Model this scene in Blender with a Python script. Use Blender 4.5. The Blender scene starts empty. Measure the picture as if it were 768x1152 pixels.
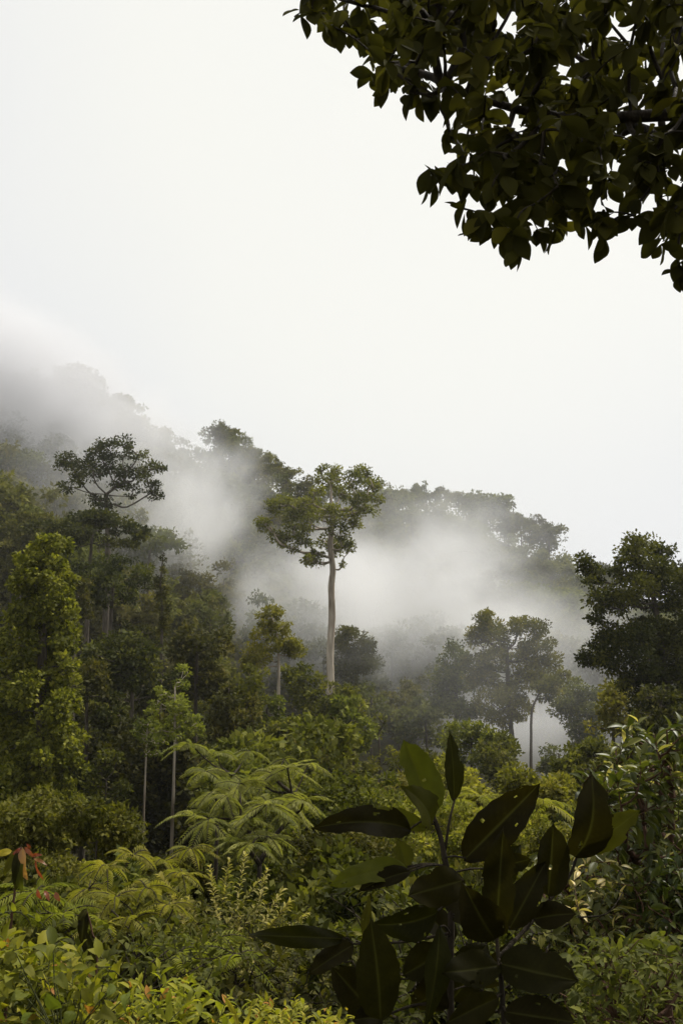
import bpy, math, random
import numpy as np
from mathutils import Vector

rng = np.random.default_rng(7)
random.seed(7)
R = math.radians
sc = bpy.context.scene
COL = sc.collection

# ------------------------------------------------------------------ camera
F = 1130.0
PITCH = R(8.0)
cd = bpy.data.cameras.new('camera')
cam = bpy.data.objects.new('camera', cd)
COL.objects.link(cam)
cd.sensor_fit = 'VERTICAL'
cd.sensor_height = 36.0
cd.sensor_width = 24.0
cd.lens = 36.0 * F / 1152.0
cd.clip_start = 0.05
cd.clip_end = 3000
cam.location = (0, 0, 0)
cam.rotation_euler = (R(90) + PITCH, 0, 0)
sc.camera = cam
cp, sp = math.cos(PITCH), math.sin(PITCH)


def at(px, py, Y):
    """point seen at a photograph pixel, at world depth Y"""
    u = (px - 384.0) / F
    v = (576.0 - py) / F
    d = np.array([u, cp - v * sp, sp + v * cp])
    return d * (Y / d[1])


def proj(P):
    P = np.asarray(P, float)
    zc = P[..., 1] * cp + P[..., 2] * sp
    yc = -P[..., 1] * sp + P[..., 2] * cp
    zc = np.where(np.abs(zc) < 1e-6, 1e-6, zc)
    return 384 + F * P[..., 0] / zc, 576 - F * yc / zc, zc


def mpp(Y):
    return Y / F


# ------------------------------------------------------------------ terrain
CP = []


def g(px, D, z):
    CP.append(((px - 384.0) / F * D, D, z))


for x, y, z in ((0, 0, -1.75), (-5, 0, -1.7), (5, 0, -1.6), (0, -12, -1.0), (-12, -12, -1), (12, -12, -.8), (0, -40, 0),
                (-60, -20, 0), (60, -20, 0), (0, 5, -3.0), (-4, 5, -2.9), (4, 5, -3.0), (0, 10, -4.8), (-7, 10, -4.6),
                (6, 10, -4.7), (0, 20, -7.2), (-9, 20, -6.6), (9, 20, -7), (0, 35, -10.5), (-14, 35, -9.5), (14, 35, -10.5),
                (-20, 50, -10.5), (0, 50, -14), (20, 50, -12.5), (-32, 75, -9), (-11, 75, -16), (3, 75, -19), (28, 75, -18),
                (-44, 110, -2), (-24, 110, -9), (0, 110, -24), (25, 110, -26), (44, 110, -16), (-60, 150, 16), (-34, 150, 3),
                (0, 150, -20), (30, 150, -20), (56, 150, -10), (-120, 60, 5), (120, 60, -8), (-140, 150, 40), (140, 160, -5)):
    CP.append((x, y, z))
for px, py, D, h in ((-300, 400, 230, 10), (0, 425, 225, 10), (110, 440, 230, 10), (165, 492, 235, 10), (205, 545, 240, 9), (228, 500, 252, 10), (255, 478, 255, 10),
                     (300, 506, 258, 9), (335, 548, 262, 9), (385, 590, 272, 9), (440, 556, 280, 9), (480, 546, 282, 10), (530, 558, 277, 9),
                     (580, 582, 268, 9), (620, 612, 255, 9), (650, 655, 243, 9), (690, 700, 235, 8), (770, 725, 225, 8), (1000, 740, 220, 8)):
    p = at(px, py, D)
    CP.append((p[0], p[1], p[2] - h))
    CP.append((p[0] * 1.4, p[1] + 130, p[2] - h - 34))
for px, py, D, h in ((0, 575, 170, 9), (120, 600, 172, 9), (220, 640, 180, 9), (300, 690, 190, 9), (450, 720, 195, 9), (560, 700, 195, 9), (660, 745, 185, 9)):
    p = at(px, py, D)
    CP.append((p[0], p[1], p[2] - h))
for x, y in ((-420, 700), (0, 700), (420, 700), (420, 300), (-420, 300), (420, -60), (-420, -60)):
    CP.append((x, y, -20 if y > 600 else 5))
CP = np.array(CP, float)
_A = np.linalg.norm(CP[:, None, :2] - CP[None, :, :2], axis=2)
_A[np.diag_indices(len(CP))] += 0.0
_n = len(CP)
_M = np.zeros((_n + 1, _n + 1))
_M[:_n, :_n] = -_A
_M[:_n, :_n] -= np.eye(_n) * 0.6
_M[:_n, _n] = 1
_M[_n, :_n] = 1
_W = np.linalg.solve(_M, np.append(CP[:, 2], 0))


def gz(x, y):
    x = np.asarray(x, float)
    y = np.asarray(y, float)
    sh = x.shape
    P = np.stack([x.ravel(), y.ravel()], 1)
    out = np.empty(len(P))
    for i in range(0, len(P), 8000):
        d = np.linalg.norm(P[i:i + 8000, None] - CP[None, :, :2], axis=2)
        out[i:i + 8000] = -d @ _W[:_n] + _W[_n]
    X, Y = P[:, 0], P[:, 1]
    amp = np.clip(np.abs(Y) / 60, 0.15, 1.4)
    out = out + amp * (0.5 * np.sin(X * .21 + Y * .13) + 0.4 * np.sin(X * .47 - Y * .31 + 2) + .25 * np.sin(X * 1.1 + Y * .9))
    return out.reshape(sh) if sh else float(out[0])


# ------------------------------------------------------------------ materials
def new_mat(name):
    m = bpy.data.materials.new(name)
    m.use_nodes = True
    nt = m.node_tree
    nt.nodes.clear()
    out = nt.nodes.new('ShaderNodeOutputMaterial')
    return m, nt, out


def leaf_mat(name, stops, trans=0.35, rough=0.5, spec=0.3, objvar=0.35, tcol=1.25, vein=0.0, gain=1.5):
    m, nt, out = new_mat(name)
    N, L = nt.nodes.new, nt.links.new
    at_ = N('ShaderNodeAttribute')
    at_.attribute_name = 'tint'
    ramp = N('ShaderNodeValToRGB')
    cr = ramp.color_ramp
    while len(cr.elements) < len(stops):
        cr.elements.new(0.5)
    for e, (p, c) in zip(cr.elements, stops):
        e.position = p
        e.color = (c[0] * 1.26 * gain, c[1] * 1.16 * gain, c[2] * .92 * gain, 1)
    L(at_.outputs['Fac'], ramp.inputs['Fac'])
    oi = N('ShaderNodeObjectInfo')
    mr = N('ShaderNodeMapRange')
    mr.inputs['To Min'].default_value = 1 - objvar
    mr.inputs['To Max'].default_value = 1 + objvar
    L(oi.outputs['Random'], mr.inputs['Value'])
    hs = N('ShaderNodeHueSaturation')
    L(ramp.outputs['Color'], hs.inputs['Color'])
    L(mr.outputs['Result'], hs.inputs['Value'])
    mh = N('ShaderNodeMath')
    mh.operation = 'MULTIPLY_ADD'
    mh.inputs[1].default_value = 0.04
    mh.inputs[2].default_value = 0.48
    fr = N('ShaderNodeMath')
    fr.operation = 'FRACT'
    ml = N('ShaderNodeMath')
    ml.operation = 'MULTIPLY'
    ml.inputs[1].default_value = 7.31
    L(oi.outputs['Random'], ml.inputs[0])
    L(ml.outputs[0], fr.inputs[0])
    L(fr.outputs[0], mh.inputs[0])
    L(mh.outputs[0], hs.inputs['Hue'])
    colout = hs.outputs['Color']
    bs = N('ShaderNodeBsdfPrincipled')
    bs.inputs['Roughness'].default_value = rough
    bs.inputs['Specular IOR Level'].default_value = spec
    if vein > 0:
        tc = N('ShaderNodeAttribute')
        tc.attribute_name = 'vein'
        nz = N('ShaderNodeTexNoise')
        nz.inputs['Scale'].default_value = 30
        nz.inputs['Detail'].default_value = 4
        geo = N('ShaderNodeTexCoord')
        L(geo.outputs['Object'], nz.inputs['Vector'])
        mv = N('ShaderNodeMixRGB')
        mv.blend_type = 'MIX'
        mv.inputs[2].default_value = (0.085, 0.085, 0.024, 1)
        vm = N('ShaderNodeMath')
        vm.operation = 'MULTIPLY'
        vm.inputs[1].default_value = vein
        L(tc.outputs['Fac'], vm.inputs[0])
        L(vm.outputs[0], mv.inputs[0])
        mb = N('ShaderNodeMixRGB')
        mb.blend_type = 'MULTIPLY'
        mb.inputs[0].default_value = 0.55
        L(colout, mb.inputs[1])
        L(nz.outputs['Fac'], mb.inputs[2])
        L(mb.outputs[0], mv.inputs[1])
        colout = mv.outputs[0]
        bu = N('ShaderNodeBump')
        bu.inputs['Strength'].default_value = 0.12
        bu.inputs['Distance'].default_value = 0.004
        L(tc.outputs['Fac'], bu.inputs['Height'])
        L(bu.outputs[0], bs.inputs['Normal'])
    L(colout, bs.inputs['Base Color'])
    tr = N('ShaderNodeBsdfTranslucent')
    mc = N('ShaderNodeMixRGB')
    mc.blend_type = 'MULTIPLY'
    mc.inputs[0].default_value = 1
    mc.inputs[2].default_value = (tcol * 1.04, tcol * 1.08, tcol * 0.42, 1)
    L(colout, mc.inputs[1])
    L(mc.outputs[0], tr.inputs['Color'])
    mx = N('ShaderNodeMixShader')
    mx.inputs[0].default_value = trans
    L(bs.outputs[0], mx.inputs[1])
    L(tr.outputs[0], mx.inputs[2])
    L(mx.outputs[0], out.inputs['Surface'])
    return m


def bark_mat(name, c0, c1, scale=3.0):
    m, nt, out = new_mat(name)
    N, L = nt.nodes.new, nt.links.new
    tc = N('ShaderNodeTexCoord')
    mp = N('ShaderNodeMapping')
    mp.inputs['Scale'].default_value = (scale * 3, scale * 3, scale * .5)
    nz = N('ShaderNodeTexNoise')
    nz.inputs['Detail'].default_value = 6
    nz.inputs['Scale'].default_value = 1
    L(tc.outputs['Object'], mp.inputs['Vector'])
    L(mp.outputs[0], nz.inputs['Vector'])
    ramp = N('ShaderNodeValToRGB')
    ramp.color_ramp.elements[0].position = .35
    ramp.color_ramp.elements[1].position = .68
    ramp.color_ramp.elements[0].color = (*c0, 1)
    ramp.color_ramp.elements[1].color = (*c1, 1)
    L(nz.outputs['Fac'], ramp.inputs['Fac'])
    bs = N('ShaderNodeBsdfPrincipled')
    bs.inputs['Roughness'].default_value = .85
    bs.inputs['Specular IOR Level'].default_value = .2
    L(ramp.outputs[0], bs.inputs['Base Color'])
    bu = N('ShaderNodeBump')
    bu.inputs['Strength'].default_value = .6
    bu.inputs['Distance'].default_value = .05
    L(nz.outputs['Fac'], bu.inputs['Height'])
    L(bu.outputs[0], bs.inputs['Normal'])
    L(bs.outputs[0], out.inputs['Surface'])
    return m


M = {}
M['far'] = leaf_mat('far_foliage', [(0, (.030, .034, .012)), (.5, (.052, .057, .019)), (1, (.085, .088, .028))], .3, .8, .04, .3)
M['mid'] = leaf_mat('mid_foliage', [(0, (.026, .031, .009)), (.5, (.050, .057, .014)), (1, (.100, .104, .024))], .38, .65, .08, .25)
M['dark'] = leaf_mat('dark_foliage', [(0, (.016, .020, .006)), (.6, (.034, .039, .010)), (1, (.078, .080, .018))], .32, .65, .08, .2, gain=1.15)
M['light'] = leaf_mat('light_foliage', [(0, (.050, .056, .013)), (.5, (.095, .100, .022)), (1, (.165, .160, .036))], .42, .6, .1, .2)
M['vine'] = leaf_mat('vine_foliage', [(0, (.036, .043, .009)), (.5, (.078, .087, .016)), (1, (.150, .155, .030))], .42, .6, .1, .05)
M['fern'] = leaf_mat('fern_foliage', [(0, (.055, .070, .014)), (.5, (.10, .115, .024)), (1, (.17, .175, .042))], .45, .6, .08, .12)
M['pale'] = leaf_mat('pale_frond', [(0, (.068, .078, .026)), (.5, (.135, .138, .050)), (1, (.24, .235, .10))], .4, .6, .1, .05)
M['bush'] = leaf_mat('bush_foliage', [(0, (.040, .052, .008)), (.5, (.085, .098, .014)), (.93, (.17, .17, .024)), (.97, (.17, .09, .03)), (1, (.19, .10, .035))], .42, .55, .14, .1)
M['bushy'] = leaf_mat('yellow_bush_foliage', [(0, (.06, .072, .010)), (.5, (.13, .135, .018)), (.95, (.22, .20, .03)), (.975, (.21, .09, .03)), (1, (.24, .11, .035))], .45, .55, .14, .1)
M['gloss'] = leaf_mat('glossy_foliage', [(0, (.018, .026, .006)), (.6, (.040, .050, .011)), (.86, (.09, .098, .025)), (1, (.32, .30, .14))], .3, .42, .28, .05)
M['over'] = leaf_mat('canopy_leaf', [(0, (.020, .022, .007)), (.7, (.040, .043, .011)), (1, (.078, .078, .016))], .34, .85, .03, .05, gain=1.0)
M['sap'] = leaf_mat('sapling_leaf', [(0, (.016, .015, .004)), (.5, (.034, .034, .007)), (1, (.13, .14, .022))], .4, .6, .07, 0.0, 1.3, vein=.35, gain=.72)
M['red'] = leaf_mat('red_young_leaf', [(0, (.07, .02, .009)), (1, (.15, .055, .02))], .4, .4, .4, .1)
M['peach'] = leaf_mat('peach_leaf', [(0, (.13, .075, .03)), (1, (.20, .13, .055))], .4, .4, .4, .05)
M['bark'] = bark_mat('bark', (.035, .028, .018), (.10, .082, .058))
M['palebark'] = bark_mat('pale_bark', (.16, .125, .085), (.52, .45, .35), .55)
M['twig'] = bark_mat('twig_bark', (.016, .012, .007), (.045, .034, .02), 12)
M['redtwig'] = bark_mat('red_stem', (.05, .025, .014), (.11, .06, .035), 12)
M['greentwig'] = bark_mat('green_stem', (.04, .045, .012), (.08, .085, .025), 12)

# soil
m, nt, out = new_mat('soil')
N, L = nt.nodes.new, nt.links.new
tc = N('ShaderNodeTexCoord')
nz = N('ShaderNodeTexNoise')
nz.inputs['Scale'].default_value = .8
nz.inputs['Detail'].default_value = 8
L(tc.outputs['Object'], nz.inputs['Vector'])
rp = N('ShaderNodeValToRGB')
rp.color_ramp.elements[0].color = (.018, .014, .007, 1)
rp.color_ramp.elements[1].color = (.045, .045, .015, 1)
rp.color_ramp.elements[0].position = .35
rp.color_ramp.elements[1].position = .65
L(nz.outputs['Fac'], rp.inputs['Fac'])
bs = N('ShaderNodeBsdfPrincipled')
bs.inputs['Roughness'].default_value = .95
bs.inputs['Specular IOR Level'].default_value = .1
L(rp.outputs[0], bs.inputs['Base Color'])
L(bs.outputs[0], out.inputs['Surface'])
M['soil'] = m


# ------------------------------------------------------------------ mesh helpers
def nrm(a):
    return a / np.maximum(np.linalg.norm(a, axis=-1, keepdims=True), 1e-9)


def mesh_from(name, V, loops, starts, totals, mat, tint=None, vein=None, smooth=False):
    me = bpy.data.meshes.new(name)
    V = np.asarray(V, np.float32)
    me.vertices.add(len(V))
    me.vertices.foreach_set('co', V.ravel())
    me.loops.add(len(loops))
    me.loops.foreach_set('vertex_index', np.asarray(loops, np.int32))
    me.polygons.add(len(starts))
    me.polygons.foreach_set('loop_start', np.asarray(starts, np.int32))
    me.update(calc_edges=True)
    if smooth:
        me.polygons.foreach_set('use_smooth', np.ones(len(starts), bool))
    if tint is not None:
        a = me.attributes.new('tint', 'FLOAT', 'POINT')
        a.data.foreach_set('value', np.asarray(tint, np.float32))
    if vein is not None:
        a = me.attributes.new('vein', 'FLOAT', 'POINT')
        a.data.foreach_set('value', np.asarray(vein, np.float32))
    me.materials.append(mat)
    me.validate()
    return me


# templates: (verts x,y,z ; faces)
T = {}
T['rhomb'] = (np.array([[0, 0, 0], [.42, .5, .10], [1, 0, -.06], [.42, -.5, .10]]), [(0, 1, 2, 3)])
T['leaf'] = (np.array([[0, 0, 0], [.3, .42, .10], [.66, .40, .06], [1, 0, -.16], [.66, -.40, .06], [.3, -.42, .10], [.34, 0, .02], [.68, 0, -.03]]),
             [(0, 6, 1), (1, 6, 7, 2), (2, 7, 3), (0, 5, 6), (5, 4, 7, 6), (4, 3, 7)])
T['obov'] = (np.array([[0, 0, 0], [.25, .22, .05], [.55, .44, .07], [.82, .40, .03], [1, 0, -.15], [.82, -.40, .03], [.55, -.44, .07], [.25, -.22, .05],
                       [.25, 0, 0], [.55, 0, .0], [.82, 0, -.06]]),
             [(0, 8, 1), (1, 8, 9, 2), (2, 9, 10, 3), (3, 10, 4), (0, 7, 8), (7, 6, 9, 8), (6, 5, 10, 9), (5, 4, 10)])
T['lance'] = (np.array([[0, 0, 0], [.25, .36, .06], [.55, .46, .05], [.8, .26, -.04], [1.05, 0, -.24], [.8, -.26, -.04], [.55, -.46, .05], [.25, -.36, .06],
                        [.25, 0, .02], [.55, 0, .0], [.8, 0, -.09]]),
              [(0, 8, 1), (1, 8, 9, 2), (2, 9, 10, 3), (3, 10, 4), (0, 7, 8), (7, 6, 9, 8), (6, 5, 10, 9), (5, 4, 10)])


def fine_template(prof, nu, cup, droop):
    V, F_ = [], []
    for i in range(nu + 1):
        t = i / nu
        h = float(np.interp(t, [p for p, _ in prof], [q for _, q in prof]))
        for sgn in (1, 0, -1):
            V.append((t, h * sgn, cup * abs(sgn) * h - droop * t * t))
    for i in range(nu):
        a = i * 3
        F_ += [(a, a + 1, a + 4, a + 3), (a + 1, a + 2, a + 5, a + 4)]
    return np.array(V, float), F_


T['obov'] = fine_template([(0, .02), (.12, .16), (.3, .37), (.48, .49), (.66, .47), (.82, .33), (.92, .17), (1, .01)], 9, .22, .16)
T['lance'] = fine_template([(0, .02), (.15, .26), (.35, .45), (.55, .46), (.75, .32), (.9, .14), (1, .01)], 7, .25, .28)


def leaves(name, O, D, Nn, Ln, Wd, tint, mat, tmpl='rhomb'):
    O, D, Nn = np.asarray(O, float), nrm(np.asarray(D, float)), np.asarray(Nn, float)
    S = nrm(np.cross(Nn, D))
    Nn = np.cross(D, S)
    tv, tf = T[tmpl]
    n, k = len(O), len(tv)
    Ln = np.broadcast_to(Ln, (n,))
    Wd = np.broadcast_to(Wd, (n,))
    V = (O[:, None] + tv[None, :, 0, None] * (Ln[:, None] * D)[:, None] + tv[None, :, 1, None] * (Wd[:, None] * S)[:, None]
         + tv[None, :, 2, None] * (Ln[:, None] * Nn)[:, None])
    fl = np.concatenate([np.array(f) for f in tf])
    tot = np.array([len(f) for f in tf])
    loops = (fl[None] + (np.arange(n) * k)[:, None]).ravel()
    totals = np.tile(tot, n)
    starts = np.concatenate([[0], np.cumsum(totals)[:-1]])
    return mesh_from(name, V.reshape(-1, 3), loops, starts, totals, mat, np.repeat(tint, k), smooth=k > 6)


class MB:
    def __init__(s):
        s.v, s.f = [], []
        s.n = 0

    def tube(s, P, Rr, k=6, wob=0.0):
        P = np.asarray(P, float)
        Rr = np.broadcast_to(np.asarray(Rr, float), (len(P),))
        tang = nrm(np.gradient(P, axis=0))
        up = np.array([0.13, 1.0, 0.07]) if abs(tang[:, 1]).mean() < .8 else np.array([1.0, .1, .1])
        A = nrm(np.cross(tang, up))
        B = np.cross(tang, A)
        th = np.linspace(0, 2 * np.pi, k, endpoint=False)
        rad = Rr[:, None] * (1 + wob * rng.uniform(-1, 1, (len(P), k)))
        ring = P[:, None] + rad[..., None] * (np.cos(th)[None, :, None] * A[:, None] + np.sin(th)[None, :, None] * B[:, None])
        b = s.n
        s.v.append(ring.reshape(-1, 3))
        for i in range(len(P) - 1):
            for j in range(k):
                j2 = (j + 1) % k
                s.f.append((b + i * k + j, b + i * k + j2, b + (i + 1) * k + j2, b + (i + 1) * k + j))
        s.f.append(tuple(b + j for j in range(k))[::-1])
        s.f.append(tuple(b + (len(P) - 1) * k + j for j in range(k)))
        s.n += len(P) * k

    def mesh(s, name, mat, origin=(0, 0, 0)):
        V = np.concatenate(s.v) - np.asarray(origin)
        tot = [len(f) for f in s.f]
        loops = np.concatenate([np.array(f) for f in s.f])
        return mesh_from(name, V, loops, np.concatenate([[0], np.cumsum(tot)[:-1]]), tot, mat, smooth=True)


def smooth_path(P, n=4):
    P = np.asarray(P, float)
    if len(P) < 3:
        return P
    Q = np.concatenate([[2 * P[0] - P[1]], P, [2 * P[-1] - P[-2]]])
    out = []
    for i in range(1, len(Q) - 2):
        for t in np.linspace(0, 1, n, endpoint=False):
            p0, p1, p2, p3 = Q[i - 1], Q[i], Q[i + 1], Q[i + 2]
            out.append(.5 * (2 * p1 + (p2 - p0) * t + (2 * p0 - 5 * p1 + 4 * p2 - p3) * t * t + (3 * p1 - p0 - 3 * p2 + p3) * t ** 3))
    out.append(P[-1])
    return np.array(out)


def branch_net(mb, roots, nodes, rtip, up=0.0, k=5, power=.5, rmax=None, wig=.08, r0=None):
    """joins nodes to a trunk polyline as a branching tree; radius from the number of tips carried"""
    roots, nodes = np.asarray(roots, float), np.asarray(nodes, float)
    nr = len(roots)
    P = [r for r in roots]
    par = [-1] * nr
    plen = [0.0] * nr
    order = np.argsort([min(np.linalg.norm(n - r) for r in roots) for n in nodes])
    cnt = [0] * nr
    for i in order:
        n = nodes[i]
        A = np.array(P)
        d = np.linalg.norm(A - n, axis=1)
        cost = d + .45 * np.array(plen) + up * np.maximum(0, A[:, 2] - n[2]) * 1.5
        j = int(np.argmin(cost))
        P.append(n)
        par.append(j)
        plen.append(plen[j] + d[j])
        cnt.append(1)
    for i in range(len(P) - 1, nr - 1, -1):
        cnt[par[i]] += cnt[i]
    rad = [rtip * max(1, c) ** power for c in cnt]
    if rmax:
        rad = [min(r, rmax) for r in rad]
    for i in range(nr, len(P)):
        a, b = P[par[i]], P[i]
        ln = np.linalg.norm(b - a)
        m_ = (a + b) / 2 + rng.normal(0, wig, 3) * ln + np.array([0, 0, -.06 * ln * (up > 0)])
        ra = rad[i] if par[i] < nr else min(rad[par[i]], rad[i] * 1.5)
        mb.tube(smooth_path([a, m_, b], 3), np.linspace(ra, rad[i] * .8, 7), k)
    return P, par, rad


def tag(o, label=None, cat=None, group=None, kind=None):
    if label:
        o['label'] = label
    if cat:
        o['category'] = cat
    if group:
        o['group'] = group
    if kind:
        o['kind'] = kind
    return o


def empty(name, loc, label, cat, group=None):
    o = bpy.data.objects.new(name, None)
    COL.objects.link(o)
    o.location = Vector(loc)
    o.empty_display_size = .3
    return tag(o, label, cat, group)


def child(name, me, parent):
    o = bpy.data.objects.new(name, me)
    COL.objects.link(o)
    o.parent = parent
    return o


# ------------------------------------------------------------------ crowns
def crown_points(C, RX, RZ, per, nsub, sub=.34, upb=.25, fill=.45):
    """leaf positions and outward directions for clumps C (n,3); leaves sit in tufts on each clump"""
    C = np.asarray(C, float)
    n = len(C)
    u = nrm(rng.normal(0, 1, (n, nsub, 3)) + np.array([0, 0, upb]))
    rr = rng.uniform(fill, 1.0, (n, nsub, 1)) ** .7
    S = C[:, None] + u * rr * np.stack([RX, RX, RZ], 1)[:, None]
    sg = (sub * np.stack([RX, RX, RZ * .8], 1))[:, None, None] * rng.uniform(.55, 1.25, (n, nsub, 1, 1))
    q = rng.normal(0, 1, (n, nsub, per, 3))
    q = q / np.maximum(1, np.linalg.norm(q, axis=-1, keepdims=True) / 1.7)
    P = S[:, :, None] + q * sg
    out = nrm(q * .7 + u[:, :, None] * .8)
    ar = (RX * RZ / (RX * RZ).max())[:, None, None]
    keep = rng.uniform(0, 1, P.shape[:3]) < rng.uniform(.55, 1.0, (n, nsub, 1)) * ar
    ct = np.broadcast_to(rng.normal(0, .13, (n, 1, 1)) + rng.normal(0, .08, (n, nsub, 1)), P.shape[:3])
    return P[keep], out[keep], ct[keep], S.reshape(-1, 3)


def tree_meshes(base, trunk, clumps, leaf_len, mat, bark, r0, r1, lai=3.6, nsub=9, sub=.34, fill=.45, tmpl='rhomb', aspect=.58, twigs=True,
                rtip=None, trunk_k=9, maxleaf=34000, tbias=.5, upn=.35, limb=True, pw=.5, tvar=.22):
    """trunk: world polyline; clumps: [(centre, rx, rz)] in world metres -> (trunk mesh, crown mesh) about base"""
    base = np.asarray(base, float)
    C = np.array([c for c, _, _ in clumps])
    RX = np.array([a for _, a, _ in clumps])
    RZ = np.array([b for _, _, b in clumps])
    area = (np.pi * RX * RZ).sum()
    la = .5 * leaf_len * leaf_len * aspect
    nl = min(maxleaf, 1.45 * lai * area / la / 1.25)
    per = max(4, int(nl / (len(C) * nsub) / .78 * (RX * RZ).max() / (RX * RZ).mean()))
    P, out_, ct, S = crown_points(C, RX, RZ, per, nsub, sub, fill=fill)
    n = len(P)
    D = nrm(out_ * .8 + rng.normal(0, .7, (n, 3)) + np.array([0, 0, -.15]))
    Nn = nrm(np.array([0, 0, upn]) + out_ * .5 + rng.normal(0, .65, (n, 3)))
    Ln = leaf_len * rng.uniform(.65, 1.3, n)
    tint = np.clip(tbias + ct * 1.3 + rng.normal(0, tvar, n), 0, 1)
    crown = leaves('crown', P - base, D, Nn, Ln, Ln * aspect, tint, mat, tmpl)
    mb = MB()
    tp = smooth_path(np.asarray(trunk, float), 6)
    mb.tube(tp, np.linspace(r0, r1, len(tp)), trunk_k, .05)
    if limb:
        lo = tp[int(len(tp) * .45):]
        rtip = rtip or max(.012, r1 * .10)
        nodes = np.concatenate([C, S[::2]]) if twigs else C
        branch_net(mb, lo, nodes, rtip, up=1.0, k=4, rmax=r1 * .85, power=pw)
    return mb.mesh('trunk', bark, base), crown


def make_tree(name, label, base, trunk, clumps, leaf_len, mat, bark, r0, r1, cat='tree', group=None, crown_name='crown', trunk_name='trunk', **kw):
    t, c = tree_meshes(base, trunk, clumps, leaf_len, mat, bark, r0, r1, **kw)
    e = empty(name, base, label, cat, group)
    child(trunk_name, t, e)
    child(crown_name, c, e)
    return e


def px_clumps(lst, D, ox=0, oy=0, sc_=1.0, depth=.8, back=1, flat=.85):
    """clumps measured on the photograph -> world clumps spread in depth as well"""
    out = []
    xs = [ox + a[0] / sc_ for a in lst]
    cx = sum(xs) / len(xs)
    wid = max(8, (max(xs) - min(xs)) / 2)
    for a in lst:
        px, py, r = ox + a[0] / sc_, oy + a[1] / sc_, a[2] / sc_
        h = math.sqrt(max(.05, 1 - ((px - cx) / (wid * 1.1)) ** 2)) * wid * depth * mpp(D)
        for k in range(back):
            dy = rng.uniform(-h, h)
            c = at(px, py, D + dy)
            rm = r * mpp(D)
            out.append((c, rm, rm * flat))
    return out


def style_clumps(style, cx, top, w, h, D, n, rnd=None):
    """clumps inside an envelope: cx/top in photograph pixels, w,h pixels, at depth D"""
    c0 = at(cx, top + h / 2, D)
    k = mpp(D)
    W, H = w * k / 2, h * k / 2
    out = []
    tries = 0
    if style == 'lobes':
        L_ = [(rng.uniform(-.55, .55), rng.uniform(-.55, .55), rng.uniform(-.55, .6), rng.uniform(.35, .55)) for _ in range(5)]
        L_.append((0, 0, .55, .42))
    while len(out) < n and tries < 5000:
        tries += 1
        x, y, z = rng.uniform(-1, 1, 3)
        r = math.hypot(x, y)
        if style == 'round':
            ok = .45 < math.sqrt(r * r + z * z) < .92
        elif style == 'dome':
            ok = r < .92 and (z < 0.0 or math.sqrt(r * r + z * z) < .92) and z > -.6 and (math.sqrt(r * r + z * z) > .5)
        elif style == 'cone':
            ok = r < .88 * ((1 - z) / 2) ** .75 + .06
        elif style == 'flat':
            ok = r < .92 and abs(z) < .75 * (1 - .4 * r)
        elif style == 'column':
            ok = r < .8 * min(1, (1.02 - z) * 2) ** .5
        else:
            ok = any((x - a) ** 2 + (y - b) ** 2 + (z - c) ** 2 < q * q for a, b, c, q in L_)
        if not ok:
            continue
        f = {'round': .30, 'dome': .28, 'cone': .24, 'flat': .26, 'column': .34, 'lobes': .24}[style] * rng.uniform(.7, 1.25)
        if style == 'cone':
            f *= .55 + .45 * (1 - z) / 2
        rx = W * f
        rz = min(rx * .8, H * .5)
        if style == 'flat':
            rz = min(rx * .45, H * .4)
        out.append((c0 + np.array([x * W, y * W, z * H]), rx, rz))
    return out


def style_tree(cx, top, w, h, D, style, mat, label, n=26, lp=4.2, bark='bark', trunk_top=None, r=None, name='forest_tree', cat='tree', group=None, lean=0, **kw):
    cl = style_clumps(style, cx, top, w, h, D, n)
    c = at(cx, top + h * .5, D)
    gx, gy = c[0] - lean * mpp(D), c[1]
    gzz = gz(gx, gy)
    base = np.array([gx, gy, gzz])
    ttop = at(cx, top + h * {'flat': .5, 'cone': .42}.get(style, .25), D)
    if base[2] > c[2] - 1:
        base[2] = c[2] - h * mpp(D) * .5 - 1
    Hh = ttop[2] - base[2]
    tr = [base - np.array([0, 0, .4]), base + (ttop - base) * .35 + rng.normal(0, .008 * Hh, 3) * np.array([1, 1, 0]),
          base + (ttop - base) * .7 + rng.normal(0, .008 * Hh, 3) * np.array([1, 1, 0]), ttop]
    r = r or max(.05, Hh * .016)
    return make_tree(name, label, base, tr, cl, lp * mpp(D), M[mat], M[bark], r, r * .35, cat=cat, group=group, **kw)


# ------------------------------------------------------------------ setting: ground
xs = np.sign(np.linspace(-1, 1, 171)) * np.abs(np.linspace(-1, 1, 171)) ** 1.9 * 420
ys = -60 + np.linspace(0, 1, 201) ** 1.7 * 760
GX, GY = np.meshgrid(xs, ys)
GZ = gz(GX, GY)
nx, ny = len(xs), len(ys)
V = np.stack([GX, GY, GZ], -1).reshape(-1, 3)
ii = (np.arange(ny - 1)[:, None] * nx + np.arange(nx - 1)[None]).ravel()
loops = np.stack([ii, ii + 1, ii + nx + 1, ii + nx], 1).ravel()
gme = mesh_from('ground', V, loops, np.arange(len(ii)) * 4, np.full(len(ii), 4), M['soil'], smooth=True)
ground = bpy.data.objects.new('ground', gme)
COL.objects.link(ground)
tag(ground, 'forest floor sloping down from the viewpoint and up to the misty ridges', 'ground', kind='structure')

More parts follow.
